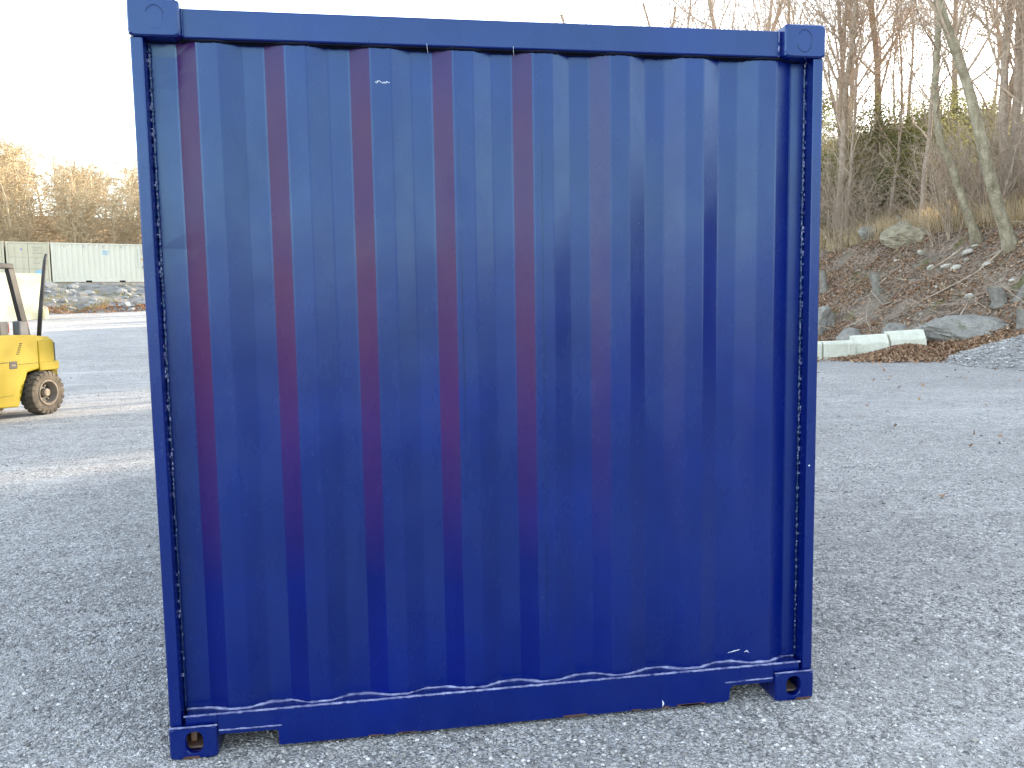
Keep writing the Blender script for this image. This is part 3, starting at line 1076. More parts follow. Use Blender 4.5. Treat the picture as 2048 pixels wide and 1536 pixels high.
# --- saplings, brush and evergreens on the bank
SAPG = 'thin bare saplings along the top of the bank'
SAPL = 'thin many-stemmed bare sapling in the dry grass on the bank'
P_sap = dict(levels=2, kids=(7, 4, 0), start=(0.25, 0.2, 0.1), ang=((18, 45), (25, 55), (20, 50)), ratio=(0.45, 0.5, 0.5), rr=(0.6, 0.6, 0.6), wob=(0.10, 0.16, 0.2, 0.2), up=(0.03, 0.04, 0.02, 0), minr=0.004)
sap = []
for i in range(4):
    Rr = random.Random(300 + i)
    m = MB()
    for k in range(Rr.randint(5, 9)):
        a = Rr.uniform(0, 6.28)
        l = Rr.uniform(0.12, 0.5)
        grow(m, m, Vector((0.15 * math.cos(a), 0.15 * math.sin(a), -0.1)), Vector((l * math.cos(a), l * math.sin(a), 1)).normalized(), Rr.uniform(1.6, 4.2), Rr.uniform(0.010, 0.022), 0, Rr, P_sap)
    o = m.build('sapling', M_wood)
    tag(o, SAPL, 'sapling', SAPG)
    sap.append(o)
useds = set()
R = random.Random(9)
for i in range(165):
    y = R.uniform(13, 52)
    s = R.choice((R.uniform(4.6, 7.5), R.uniform(5.5, 14), R.uniform(10, 28)))
    x = toe_x(y) + s
    if in_sun_gap(x, y, 0.6):
        continue
    place(sap, useds, R.randrange(4), x, y, R.uniform(0, 6.28), R.uniform(0.6, 1.3), bank_z, -0.05)


def evergreen(name, seed, h, w, mat, label, group, n=6500):
    Rr = random.Random(seed)
    root = empty(name, (0, 0, 0), 0, label, 'evergreen shrub', group)
    st, lf = MB(), MB()
    cl_ = []
    for k in range(26):
        a = Rr.uniform(0, 6.28)
        zz = h * Rr.uniform(0.12, 1.0)
        rad = w * math.sqrt(max(0.02, 1 - (zz / h) ** 1.6)) * Rr.uniform(0.3, 1.0)
        c = Vector((rad * math.cos(a), rad * math.sin(a), zz))
        cl_.append((c, Rr.uniform(0.25, 0.6) * w * 0.75))
        st.tube([(0, 0, 0.1 * h), tuple(c * 0.55 + Vector((0, 0, 0.08 * h))), tuple(c)], [0.04, 0.022, 0.008], 5)
    st.tube([(0, 0, -0.2), (0.05, 0, h * 0.5), (0, 0.04, h * 0.92)], [0.07, 0.05, 0.015], 7)
    for k in range(n):
        c, s = Rr.choice(cl_)
        p = c + Vector((Rr.gauss(0, 1), Rr.gauss(0, 1), Rr.gauss(0, 0.7))) * s * 0.55
        d = Vector((Rr.uniform(-1, 1), Rr.uniform(-1, 1), Rr.uniform(-0.6, 0.8))).normalized()
        u = d.cross(Vector((Rr.uniform(-1, 1), Rr.uniform(-1, 1), Rr.uniform(-1, 1)))).normalized()
        l, ww = Rr.uniform(0.06, 0.18), Rr.uniform(0.02, 0.05)
        lf.add([tuple(p - d * l * 0.5), tuple(p + u * ww), tuple(p + d * l * 0.5), tuple(p - u * ww)], [(0, 1, 2, 3)])
    st.build('trunk', M_bark, root, sm=True)
    lf.build('foliage', mat, root)
    return root


EVG = 'evergreen shrubs under the trees on the bank'
ev = [evergreen('evergreen_shrub', 400, 4.6, 2.3, M_ever, 'dark green evergreen shrub among the bare trunks on the bank', EVG),
      evergreen('evergreen_shrub', 401, 4.0, 1.9, M_ever_y, 'yellow green evergreen shrub among the bare trunks on the bank', EVG)]
usede = set()
for x, y, k, s in ((23.2, 35.0, 1, 1.25), (22.4, 36.5, 1, 1.15), (24.0, 33.2, 0, 1.1), (25.0, 31.0, 0, 1.05), (31.5, 27.5, 0, 1.15), (30.2, 27.2, 1, 0.8), (24.3, 40.5, 1, 1.2), (33, 30, 0, 1.15), (30, 36.5, 0, 1.0), (36, 31.2, 1, 0.8), (33, 38, 1, 1.1), (37, 24.5, 0, 1.1), (41, 33.0, 0, 0.8),
                   (27, 46, 0, 1.2), (23, 12, 0, 1.2), (24, 8, 0, 1.2), (25, 3, 0, 1.2)):  # shrubs on the near bank stand out of view, added to shade the foreground
    place(ev, usede, k, x, y, R.uniform(0, 6), s, bank_z)

# --- dry grass and leaf litter
def blades(name, n, area, hgt, mat, seed, zf, lab, cat):
    Rr = random.Random(seed)
    b = MB()
    for _ in range(n):
        x, y = area(Rr)
        z = zf(x, y) - 0.03
        h = hgt(Rr)
        a = Rr.uniform(0, 6.28)
        w = Rr.uniform(0.006, 0.014)
        lx, ly = Rr.gauss(0, 0.28) * h, Rr.gauss(0, 0.28) * h
        dx, dy = w * math.cos(a), w * math.sin(a)
        b.add([(x - dx, y - dy, z), (x + dx, y + dy, z), (x + lx * 0.4 + dx * 0.6, y + ly * 0.4 + dy * 0.6, z + h * 0.6), (x + lx, y + ly, z + h), (x + lx * 0.4 - dx * 0.6, y + ly * 0.4 - dy * 0.6, z + h * 0.6)], [(0, 1, 2, 4), (4, 2, 3)])
    o = b.build(name, mat)
    return tag(o, lab, cat, kind='stuff')


def grass_area(r):
    y = r.uniform(12, 56)
    s = 5.2 + 24 * r.random() ** 1.9
    return toe_x(y) + s, y


blades('dry_grass', 42000, grass_area, lambda r: r.uniform(0.3, 1.05), M_grass, 21, bank_z, 'straw coloured dry grass along the top of the bank', 'grass')


def litter(name, n, area, mat, seed, zf, lab, size=(0.05, 0.11), lift=0.05):
    Rr = random.Random(seed)
    b = MB()
    for _ in range(n):
        x, y = area(Rr)
        z = zf(x, y) + Rr.uniform(0.0, lift)
        nrm = Vector((Rr.gauss(-0.35, 0.55), Rr.gauss(-0.1, 0.55), 1)).normalized()
        u = nrm.cross(Vector((math.cos(Rr.uniform(0, 6.28)), math.sin(Rr.uniform(0, 6.28)), 0.1))).normalized()
        v = nrm.cross(u)
        l, w = Rr.uniform(*size) / 2 * 1.2, Rr.uniform(*size) / 2 * 0.7
        c = Vector((x, y, z))
        cu = nrm * (l * Rr.uniform(0.1, 0.7))
        b.add([tuple(c - u * l + cu), tuple(c - v * w), tuple(c + u * l + cu), tuple(c + v * w)], [(0, 1, 3), (1, 2, 3)])
    o = b.build(name, mat)
    return tag(o, lab, 'leaves', kind='stuff')


def slope_area(r):
    y = r.uniform(11, 40)
    return toe_x(y) + r.uniform(-0.15, 7.5), y


def patchy(r):
    while True:
        x, y = slope_area(r)
        if nz(x, y, 2, 0.8) + 0.45 * nz(x, y, 6, 2.3) > r.uniform(-0.45, 0.25):
            return x, y


litter('leaf_litter', 42000, patchy, M_leaves, 31, bank_z, 'brown fallen leaves covering the slope of the bank')


def pile_z(x, y):
    return 0.30 * math.exp(-(((x - 14.1) / 0.9) ** 2 + ((y - 16.35) / 0.6) ** 2)) + 0.01


litter('leaf_drift', 5200, lambda r: (13.9 + r.gauss(0, 0.75), 16.2 + r.gauss(0, 0.45)), M_leaves, 32, pile_z, 'drift of brown leaves banked up against the concrete blocks', (0.06, 0.12), 0.05)
litter('leaf_drift', 3000, lambda r: (15.3 + r.gauss(0, 0.45), 16.2 + r.gauss(0, 0.8)), M_leaves, 36, lambda x, y: max(bank_z(x, y), 0) + 0.02, 'brown leaves between the last concrete block and the grey ledge', (0.06, 0.12), 0.05)
litter('fallen_leaf', 60, lambda r: (r.uniform(4, 14), r.uniform(2, 15)), M_leaves, 33, lambda x, y: yard_z(x, y) + 0.01, 'few single brown leaves lying on the gravel yard', (0.05, 0.1), 0.01)
Rl = random.Random(3)


def emb_base(r):
    u, v = r.uniform(-4, 16), 7.2 + r.gauss(0, 0.7)
    return CX0 + u * CDX + v * CDY, CY0 + u * CDY - v * CDX


litter('leaf_litter', 5200, emb_base, M_leaves_sun, 34, emb_z, 'sunlit orange leaves along the foot of the rubble embankment', (0.08, 0.16), 0.06)

# ------------------------------------------------------------------ rocks, stumps and branches
def rock_mesh(seed, sx, sy, sz, sub=4, amp=0.22, flat=0.0):
    bm = bmesh.new()
    bmesh.ops.create_icosphere(bm, subdivisions=sub, radius=1.0)
    for v in bm.verts:
        p = v.co.copy()
        # cut with a few random planes so that it breaks into facets
        Rr = random.Random(seed)
        for k in range(7):
            nn = Vector((Rr.gauss(0, 1), Rr.gauss(0, 1), Rr.gauss(0, 1))).normalized()
            dd = Rr.uniform(0.62, 0.9)
            t = p.dot(nn) - dd
            if t > 0:
                p -= nn * t * 0.92
        p += p.normalized() * amp * (0.5 * mn.noise(p * 1.3 + Vector((seed, 0, 0))) + 0.34 * mn.noise(p * 3.4 + Vector((0, seed, 0))) + 0.26 * abs(mn.noise(Vector((p.x * 3, p.y * 3, p.z * 9)) + Vector((0, 0, seed)))) + 0.14 * mn.noise(p * 11 + Vector((0, 0, seed))))
        v.co = Vector((p.x * sx, p.y * sy, p.z * sz))
    return MB().from_bm(bm)


def rock(name, x, y, z, sx, sy, sz, seed, mat, label, rot=(0, 0, 0), group=None, sub=5):
    o = rock_mesh(seed, sx, sy, sz, sub).build(name, mat, sm=False)
    o.location = (x, y, z)
    o.rotation_euler = rot
    return tag(o, label, 'rock', group)


rock('boulder', 20.3, 25.6, 3.75, 1.0, 0.75, 0.48, 1, M_rock_t, 'big tan boulder with a flat pale face, upper bank', (0.1, 0.1, -1.0))
rock('rock_ledge', 16.4, 16.6, 0.42, 1.55, 0.9, 0.62, 2, M_rock_g, 'wide grey rock ledge rising from the gravel mound', (0.05, 0.15, -0.7))
rock('boulder', 15.9, 24.0, 0.6, 0.55, 0.55, 0.75, 3, M_rock_g, 'tall dark grey boulder at the foot of the bank beside the blue container', (0.1, 0.2, 0.4))
rock('boulder', 15.75, 21.7, 0.18, 0.65, 0.45, 0.42, 4, M_rock_g, 'rounded grey boulder just behind the concrete blocks', (0.1, 0.0, 0.9))
rock('boulder', 16.0, 19.7, 0.50, 0.40, 0.4, 0.34, 5, M_rock_g, 'small mossy boulder above the concrete blocks', (0.2, 0.1, 0.3))
rock('rock_slab', 22.0, 32.8, 4.35, 0.95, 0.4, 0.18, 6, M_rock_p, 'long pale stone slab tilted on the bank beside the container edge', (0.15, -0.35, -0.9))
rock('rock', 20.7, 28.7, 4.1, 0.52, 0.4, 0.34, 7, M_rock_g, 'light grey rock to the left of the big tan boulder', (0, 0.2, 0.5))
rock('rock', 21.2, 30.1, 4.35, 0.19, 0.16, 0.16, 8, M_rock_p, 'small pale round rock under the fallen branch')
rock('rock', 20.9, 26.6, 4.3, 0.38, 0.3, 0.2, 9, M_rock_g, 'bluish grey flat rock on top of the tan boulder', (0, 0, 1.0))
rock('rock', 19.35, 23.45, 3.05, 0.20, 0.12, 0.10, 10, M_rock_p, 'pale pinkish block of stone below the tan boulder', (0.2, 0.3, 0.6))
for i, (x, y, z, s, lab) in enumerate(((19.15, 20.9, 2.92, 0.19, 'white stone below the slimmer leaning tree, uppermost of the pale stones'), (18.85, 20.55, 2.66, 0.13, 'white stone in the middle of the pale stone cluster'),
                                       (18.68, 21.25, 2.52, 0.17, 'oval white stone at the left of the pale stone cluster'), (18.55, 20.6, 2.42, 0.20, 'flat white stone at the bottom of the pale stone cluster'),
                                       (18.7, 22.0, 2.5, 0.15, 'brownish round stone left of the pale stone cluster'), (18.55, 19.2, 2.48, 0.17, 'long white stone below the thicker leaning tree'),
                                       (19.4, 20.9, 3.12, 0.11, 'small white stone close to the slimmer leaning tree foot'), (17.3, 18.35, 1.55, 0.16, 'round tan stone in the leaves left of the big stump'))):
    rock('rock', x, y, z, s, s * 0.7, s * 0.5, 20 + i, M_rock_p, lab, (0.1, 0.25, R.uniform(0, 3)), sub=3)
SMG = 'small pale stones scattered in the leaf litter of the bank'
protoR = []
for i in range(4):
    o = rock_mesh(50 + i, 0.075, 0.06, 0.045, 2).build('rock', M_rock_p, sm=True)
    tag(o, 'small pale stone half buried in the leaf litter of the bank', 'rock', SMG)
    protoR.append(o)
usedr = set()
R = random.Random(61)
for i in range(60):
    y = R.uniform(14, 34)
    x = toe_x(y) + R.uniform(0.3, 6.2)
    place(protoR, usedr, R.randrange(4), x, y, R.uniform(0, 6), R.uniform(0.35, 1.2) ** 1.2, bank_z, 0.01)


def stump(x, y, h, r, lean, seed, label):
    root = empty('tree_stump', (x, y, bank_z(x, y)), 0, label, 'tree stump')
    b = MB()
    loops = []
    n = 20
    d = Vector((lean[0], lean[1], 1)).normalized()
    for i in range(8):
        t = i / 7
        c = d * (h * t)
        rr = r * (1.35 - 0.5 * min(1, t * 3)) if t < 0.33 else r * 0.9
        loops.append([(c.x + rr * (1 + 0.14 * nz(math.cos(2 * PI * k / n) * 2, math.sin(2 * PI * k / n) * 2, seed + t)) * math.cos(2 * PI * k / n), c.y + rr * (1 + 0.14 * nz(math.cos(2 * PI * k / n) * 2, math.sin(2 * PI * k / n) * 2, seed + t)) * math.sin(2 * PI * k / n), c.z - 0.15 + (0.05 * nz(k, seed) if i == 7 else 0)) for k in range(n)])
    b.loft(loops, True, False)
    b.build('stump_bark', M_stump, root, sm=True, fix=True)
    c = MB()
    top = loops[-1]
    ctr = Vector((0, 0, 0))
    for p in top:
        ctr += Vector(p)
    ctr /= n
    c.v = [tuple(ctr + Vector((0, 0, 0.012)))] + [tuple(ctr + (Vector(p) - ctr) * 0.93 + Vector((0, 0, 0.004))) for p in top]
    c.f = [(0, 1 + k, 1 + (k + 1) % n) for k in range(n)]
    c.build('cut_face', M_rock_p, root)
    return root


stump(18.19, 27.6, 0.95, 0.16, (-0.1, 0.15), 1.0, 'narrow grey stump beside the right edge of the blue container')
stump(17.83, 23.5, 0.85, 0.17, (-0.15, 0.12), 2.0, 'weathered grey stump in the middle of the leafy slope')
stump(17.15, 16.9, 0.62, 0.22, (-0.25, 0.25), 3.0, 'thick pale stump leaning left, above the rock ledge')
stump(17.35, 16.55, 0.60, 0.19, (0.30, -0.5), 4.0, 'thick grey stump leaning right, above the rock ledge')
stump(16.4, 15.2, 0.55, 0.19, (0.0, 0.1), 5.0, 'grey stump at the far right edge behind the gravel mound')
stump(21.5, 28.0, 0.75, 0.11, (0.02, 0.0), 6.0, 'small yellowish broken stump above the tan boulder')

BRG = 'fallen twigs strewn over the leafy bank'
Rb = random.Random(71)


def branch(pts, r, label, group=None, n=6):
    o = MB()
    fine = []
    for i in range(len(pts) - 1):
        a, b = Vector(pts[i]), Vector(pts[i + 1])
        for q in range(4):
            fine.append(a.lerp(b, q / 4) + Vector((0.03 * nz(i + q / 4, r * 99), 0.03 * nz(i + q / 4, r * 77 + 3), 0.02 * nz(i + q / 4, 8))))
    fine.append(Vector(pts[-1]))
    m = len(fine)
    ob = o.tube(fine, [r * (1 - 0.65 * i / m) for i in range(m)], n).build('fallen_branch', M_wood, sm=True)
    return tag(ob, label, 'branch', group)


def on(x, y, dz=0.06):
    return (x, y, bank_z(x, y) + dz)


branch([on(21.4, 27.9, 0.25), on(21.0, 29.0, 0.2), on(20.6, 30.2, 0.12), on(20.2, 31.4, 0.1)], 0.06, 'long thick fallen branch left of the tan boulder')
branch([on(18.95, 18.9, 0.2), on(18.2, 19.3), on(17.6, 19.9), on(17.2, 20.5)], 0.035, 'long straight branch slanting down from the thicker leaning tree')
branch([on(19.3, 21.3, 0.25), on(18.9, 21.6, 0.1), on(18.55, 21.9)], 0.04, 'forked pale branch beside the white stones')
branch([on(17.9, 23.2, 0.5), on(17.6, 23.6, 0.2), on(17.4, 22.6), on(17.3, 21.6)], 0.025, 'crooked pale branch under the middle stump')
branch([on(16.1, 22.8), on(16.6, 22.1, 0.2), on(17.2, 21.3, 0.15)], 0.02, 'thin arched branch above the grey boulder')
branch([on(15.7, 16.9, 0.1), on(16.0, 16.9, 0.5), on(16.3, 17.1, 0.6)], 0.02, 'thin bent stem over the left end of the ledge')
branch([on(19.9, 17.2, 0.2), on(19.5, 18.2), on(18.9, 19.6)], 0.07, 'pale log lying at the upper right of the slope')
tw = []
for k in range(4):
    m = MB()
    Rr = random.Random(500 + k)
    grow(m, m, Vector((0, 0, 0.02)), Vector((1, 0, 0.12)), 1.5, 0.009, 1, Rr, dict(P_sap, kids=(0, 4, 2), up=(0, 0, 0, 0), wob=(0.1, 0.16, 0.2, 0.2)))
    o = m.build('fallen_branch', M_wood, sm=False)
    tag(o, 'thin fallen twig lying on the leafy bank', 'branch', BRG)
    tw.append(o)
usedt = set()
for i in range(230):
    y = Rb.uniform(13, 36)
    s = Rb.uniform(0.3, 7.5)
    x = toe_x(y) + s
    k = Rb.randrange(4)
    o = place(tw, usedt, k, x, y, Rb.uniform(0, 6.28), Rb.uniform(0.4, 1.3), bank_z, 0.10)
    o.rotation_euler = (Rb.uniform(-0.3, 0.3), Rb.uniform(-0.55, 0.35), Rb.uniform(0, 6.28))

# gravel heap at the right edge
def heap_z(x, y):
    d = math.hypot((x - 17.2) / 3.5, (y - 13.6) / 3.2)
    return 1.15 * max(0, 1 - d) ** 0.85 + 0.05 * nz(x, y, 1, 1.5) + 0.03 * nz(x, y, 4, 4.5) - 0.05 * (1 if d >= 1 else 0) - 0.01


hm = MB()
for j in range(30):
    for i in range(30):
        x, y = 13.4 + 6.5 * i / 29, 10.2 + 6.9 * j / 29
        hm.v.append((x, y, heap_z(x, y)))
hm.f = [(j * 30 + i, j * 30 + i + 1, (j + 1) * 30 + i + 1, (j + 1) * 30 + i) for j in range(29) for i in range(29)]
tag(hm.build('gravel_heap', M_heap, sm=True), 'low grey gravel heap against the ledge at the right edge', 'gravel heap')

hs = stones('heap_gravel', 16000, lambda r: (17.2 + r.uniform(-3.6, 2.0), 13.6 + r.uniform(-3.2, 3.2)), lambda r: 0.012 + 0.035 * r.random() ** 3, 15, heap_z, lambda x, y: math.hypot((x - 17.2) / 3.5, (y - 13.6) / 3.2) < 1.02)
tag(hs, 'loose stones covering the gravel heap at the right edge', 'gravel')

# concrete kerb blocks
def kerb(x0, y0, x1, y1, h, label, tall=False, dz=0.0, tilt=0.0):
    a, b = Vector((x0, y0)), Vector((x1, y1))
    ln = (b - a).length
    root = empty('concrete_block', (x0, y0, dz), math.atan2(y1 - y0, x1 - x0), label, 'concrete block')
    root.rotation_euler = (0, -tilt, math.atan2(y1 - y0, x1 - x0))
    prof = [(0, 0), (0.02, h * 0.62), (0.16, h), (0.46, h), (0.52, 0)] if tall else [(0, 0), (0.0, h * 0.86), (0.05, h), (0.30, h), (0.34, 0)]
    MB().prism(prof, 'x', 0.008, ln - 0.008, 0.02, 2).build('block_body', M_conc, root)
    if not tall:
        MB().bbox((ln * 0.76, -0.012, 0.03), (ln * 0.82, 0.02, h * 0.8), 0.01).build('raised_band', M_conc, root)
    else:
        MB().bbox((ln - 0.09, -0.02, 0.0), (ln - 0.02, 0.05, h * 0.6), 0.012).build('raised_band', M_conc, root)
    return root


kerb(11.0, 16.75, 12.02, 16.85, 0.46, 'pale concrete block half hidden by the blue container edge')
kerb(12.06, 16.85, 13.02, 16.95, 0.46, 'pale low concrete block with a raised band, second from the container')
kerb(13.15, 17.15, 14.02, 17.0, 0.53, 'pale concrete block with sloping top, third from the container', True, 0.03, 0.05)
kerb(14.06, 17.0, 14.98, 16.85, 0.60, 'tallest pale concrete block at the right end of the row', True, 0.06, 0.05)

# ------------------------------------------------------------------ far containers on the embankment
def far_container(name, x, y, z, ang, label, mat, door_front=False):
    root = empty(name, (x, y, z), ang, label, 'shipping container', 'cream containers standing on the embankment')
    Lx, Wy = (2.438, 6.058) if door_front else (6.058, 2.438)
    # frame
    for xx in (0.0, Lx - 0.12):
        MB().bbox((xx, 0.0, 0.12), (xx + 0.12, 0.10, H - 0.12), 0.01).build('corner_post', mat, root)
        MB().bbox((xx, Wy - 0.10, 0.12), (xx + 0.12, Wy, H - 0.12), 0.01).build('corner_post', mat, root)
        for zz in (0.0, H - 0.119):
            MB().bbox((xx - 0.005, -0.01, zz), (xx + 0.14, 0.13, zz + 0.119), 0.012).build('corner_casting', mat, root)
    MB().bbox((0.135, 0.01, H - 0.10), (Lx - 0.125, 0.09, H - 0.01), 0.01).build('top_rail', mat, root)
    MB().bbox((0.135, 0.01, 0.02), (Lx - 0.125, 0.09, 0.16), 0.01).build('bottom_sill', mat, root)
    MB().bbox((0.02, 0.02, H - 0.05), (Lx - 0.02, Wy - 0.02, H - 0.02), 0.005).build('roof', mat, root)
    for xx in (0.03, Lx - 0.06):
        MB().box((xx, 0.1, 0.14), (xx + 0.03, Wy - 0.1, H - 0.06)).build('end_wall' if not door_front else 'side_wall', mat, root)
    MB().box((0.06, Wy - 0.08, 0.14), (Lx - 0.06, Wy - 0.05, H - 0.06)).build('back_wall', mat, root)
    if not door_front:
        b = MB()
        pts = [(0.12, 0.03)]
        xx = 0.12
        k = 0
        while xx < Lx - 0.2:
            dx, o2 = ((0.11, 0.03), (0.05, 0.075), (0.11, 0.075), (0.05, 0.03))[k % 4]
            xx += dx
            pts.append((xx, o2))
            k += 1
        pts.append((Lx - 0.12, pts[-1][1]))
        for px, py in pts:
            b.v += [(px, py, 0.15), (px, py, H - 0.095)]
        b.f = [(2 * i, 2 * i + 2, 2 * i + 3, 2 * i + 1) for i in range(len(pts) - 1)]
        b.build('side_wall', mat, root, fix=True)
        for px in (1.95, 4.0):
            MB().bbox((px, -0.004, 0.015), (px + 0.36, 0.05, 0.13), 0.004).build('fork_pocket', M_black, root)
        for px in (0.75, 1.9, 3.05, 4.2):
            MB().bbox((px, 0.004, 2.30), (px + 0.05, 0.028, 2.42), 0.004).build('vent', M_ink, root)
        d = MB()
        for r_ in range(2):
            for q in range(5):
                d.bbox((2.98 + 0.085 * q + 0.03 * r_, 0.02, 1.86 + 0.15 * r_), (3.05 + 0.085 * q + 0.03 * r_, 0.028, 1.94 + 0.15 * r_), 0.002, 1)
        d.build('blue_logo', M_cyan, root)
        d = MB()
        for q in range(11):
            d.bbox((5.20, 0.02, 0.95 + 0.12 * q), (5.24, 0.028, 1.03 + 0.12 * q), 0.002, 1)
        for q in range(4):
            d.bbox((5.45, 0.02, 1.85 + 0.11 * q), (5.49, 0.028, 1.92 + 0.11 * q), 0.002, 1)
        d.bbox((5.46, 0.02, 0.95), (5.54, 0.028, 1.12), 0.002, 1)
        d.build('lettering', M_ink, root)
        MB().bbox((5.42, 0.02, 1.50), (5.56, 0.028, 1.64), 0.004).build('sticker', M_amber, root)
    else:
        for a_, b_ in ((0.13, Lx / 2 - 0.012), (Lx / 2 + 0.012, Lx - 0.13)):
            dr = MB().bbox((a_, 0.03, 0.17), (b_, 0.075, H - 0.11), 0.01).build('door', mat, root)
            for q in (0.32, 0.74):
                px = a_ + (b_ - a_) * q
                MB().tube([(px, 0.012, 0.14), (px, 0.012, H - 0.09)], 0.02, 8).build('locking_bar', mat, dr)
            for zz in (0.85, 1.6):
                MB().bbox((a_ + 0.04, 0.026, zz), (b_ - 0.04, 0.034, zz + 0.018), 0.002, 1).build('door_groove', M_seal, dr)
        MB().box((Lx / 2 - 0.012, 0.05, 0.17), (Lx / 2 + 0.012, 0.06, H - 0.11)).build('door_seal', M_seal, root)
        d = MB()
        for q, (zz, w_) in enumerate(((2.2, 0.6), (2.05, 0.25), (1.85, 0.6), (1.5, 0.18), (1.22, 0.42))):
            d.bbox((1.45 + 0.1 * (q % 2), 0.023, zz), (1.45 + 0.1 * (q % 2) + w_, 0.029, zz + 0.035), 0.002, 1)
        d.build('lettering', M_ink, root)
        MB().bbox((1.55, 0.022, 0.55), (2.05, 0.029, 0.78), 0.004).build('blue_logo', M_cyan, root)
        MB().bbox((0.80, 0.022, 2.05), (0.90, 0.029, 2.16), 0.004).build('sticker', simple('violet_sticker', (0.2, 0.2, 0.5), (0.25, 0.25, 0.55)), root)
    return root


ca = math.atan2(CDY, CDX)
zc = 3.36
far_container('shipping_container', CX0, CY0, zc, ca, 'cream corrugated container side on above the rubble, blue logo on its wall', M_cream)
far_container('shipping_container', CX0 - 2.52 * CDX, CY0 - 2.52 * CDY, zc, ca, 'cream container showing its closed double doors beside the side-on one', M_cream2, True)
far_container('shipping_container', CX0 - 5.06 * CDX, CY0 - 5.06 * CDY, zc, ca, 'cream container with doors, cut off by the left edge', M_cream2, True)

# rubble on the embankment: counted stones are few pixels each
RBG = 'rubble rocks on the embankment below the far containers'
pr = []
for i in range(5):
    o = rock_mesh(80 + i, 0.42, 0.32, 0.24, 2, 0.4).build('rubble_rock', M_rock_g if i % 2 else mat_rock('rubble_stone', (0.22, 0.22, 0.21), (0.38, 0.38, 0.37), 0.2, 3.0), sm=False)
    tag(o, 'grey rubble rock on the embankment below the cream containers', 'rock', RBG)
    pr.append(o)
usedq = set()
R = random.Random(19)
for i in range(210):
    u, v = R.uniform(-4, 13), R.uniform(0.9, 7.4)
    x, y = CX0 + u * CDX + v * CDY, CY0 + u * CDY - v * CDX
    place(pr, usedq, R.randrange(5), x, y, R.uniform(0, 6), R.uniform(0.25, 0.5) + 0.9 * R.random() ** 4, emb_z, 0.0)
def emb_grass(r):
    while True:
        u, v = r.uniform(-4, 13), r.uniform(1.0, 7.5)
        x, y = CX0 + u * CDX + v * CDY, CY0 + u * CDY - v * CDX
        if nz(x, y, 3, 0.6) > 0.12:
            return x, y
blades('weeds', 2600, emb_grass, lambda r: r.uniform(0.12, 0.4), M_ever_y, 23, emb_z, 'yellow green weeds growing between the rubble rocks', 'weeds')

# ------------------------------------------------------------------ sunlit cream storage box behind the forklift
th = math.atan2(0.8, 0.6)
bx = empty('storage_box', (-16.05 - 6.0 * 0.6, 43.55 - 6.0 * 0.8, 1.03), th, 'big sunlit cream storage box on the yard behind the forklift', 'storage box')
MB().bbox((0.02, 0.02, 0.10), (5.98, 2.4, 2.34), 0.012).build('box_body', M_box, bx)
MB().bbox((0.0, 0.0, 0.0), (6.0, 2.42, 0.098), 0.012).build('base_frame', M_box, bx)
MB().bbox((0.0, 0.0, 2.342), (6.0, 2.42, 2.40), 0.012).build('top_rail', M_box, bx)
for xx in (2.05, 0.02):
    MB().bbox((xx, -0.004, 0.1), (xx + 0.05, 0.018, 2.34), 0.004).build('wall_seam', M_dkgrey, bx)
MB().bbox((0.1, -0.03, 1.95), (2.75, 0.016, 2.25), 0.01).build('orange_panel', M_orange, bx)
MB().bbox((5.85, -0.22, 0.0), (6.08, -0.03, 0.62), 0.02).build('step_box', M_box, bx)

# ------------------------------------------------------------------ yellow forklift
FX, FY = -4.21 - 0.60 * 0.93, 10.73 + 0.60 * 0.37
fk = empty('forklift', (FX, FY, 0.0), math.atan2(-0.93, -0.37), 'yellow forklift truck seen from its rear corner at the left edge', 'forklift')
# local: x forwards, y towards the visible side, z up; rear axle at x = 0
side = [(0.035, 0.70), (0.035, 1.215), (0.60, 1.235), (1.20, 1.19), (1.28, 0.98), (1.42, 0.80), (1.42, 0.45), (1.15, 0.40), (1.05, 0.20), (0.47, 0.165), (0.38, 0.40), (0.27, 0.66)]
MB().prism(side, 'y', -0.5, 0.5, 0.02, 2).build('body', M_yellow, fk)
# counterweight: plan with chamfered corners, stepped bumper
cw = MB()
plan = [(0.028, 0.5), (-0.32, 0.5), (-0.55, 0.30), (-0.55, -0.30), (-0.32, -0.5), (0.028, -0.5)]
cw.prism([(0.90 * a if a < 0 else a, b * 0.985) for a, b in plan], 'z', 0.775, 1.12, 0.02, 2)
cw.prism([(1.07 * a if a < 0 else a, b * (1.03 if a < 0 else 1.0)) for a, b in plan], 'z', 0.665, 0.790, 0.012, 2)
cwo = cw.build('counterweight', M_yellow2, fk)
tp = MB()
lo = [(0.028, 0.4925, 1.118), (-0.288, 0.4925, 1.118), (-0.495, 0.2955, 1.118), (-0.495, -0.2955, 1.118), (-0.288, -0.4925, 1.118), (0.028, -0.4925, 1.118)]
hi = [(0.028, 0.45, 1.205), (-0.24, 0.43, 1.180), (-0.42, 0.25, 1.155), (-0.42, -0.25, 1.155), (-0.24, -0.43, 1.180), (0.028, -0.45, 1.205)]
MB().bbox((-0.50, -0.36, 0.46), (-0.36, 0.36, 0.664), 0.02).build('tow_block', M_yellow2, fk)
tp.loft([lo, hi])
tp.build('hood', M_yellow2, fk, fix=True)
nrm = Vector((-0.2, 0.2, 0)).normalized()
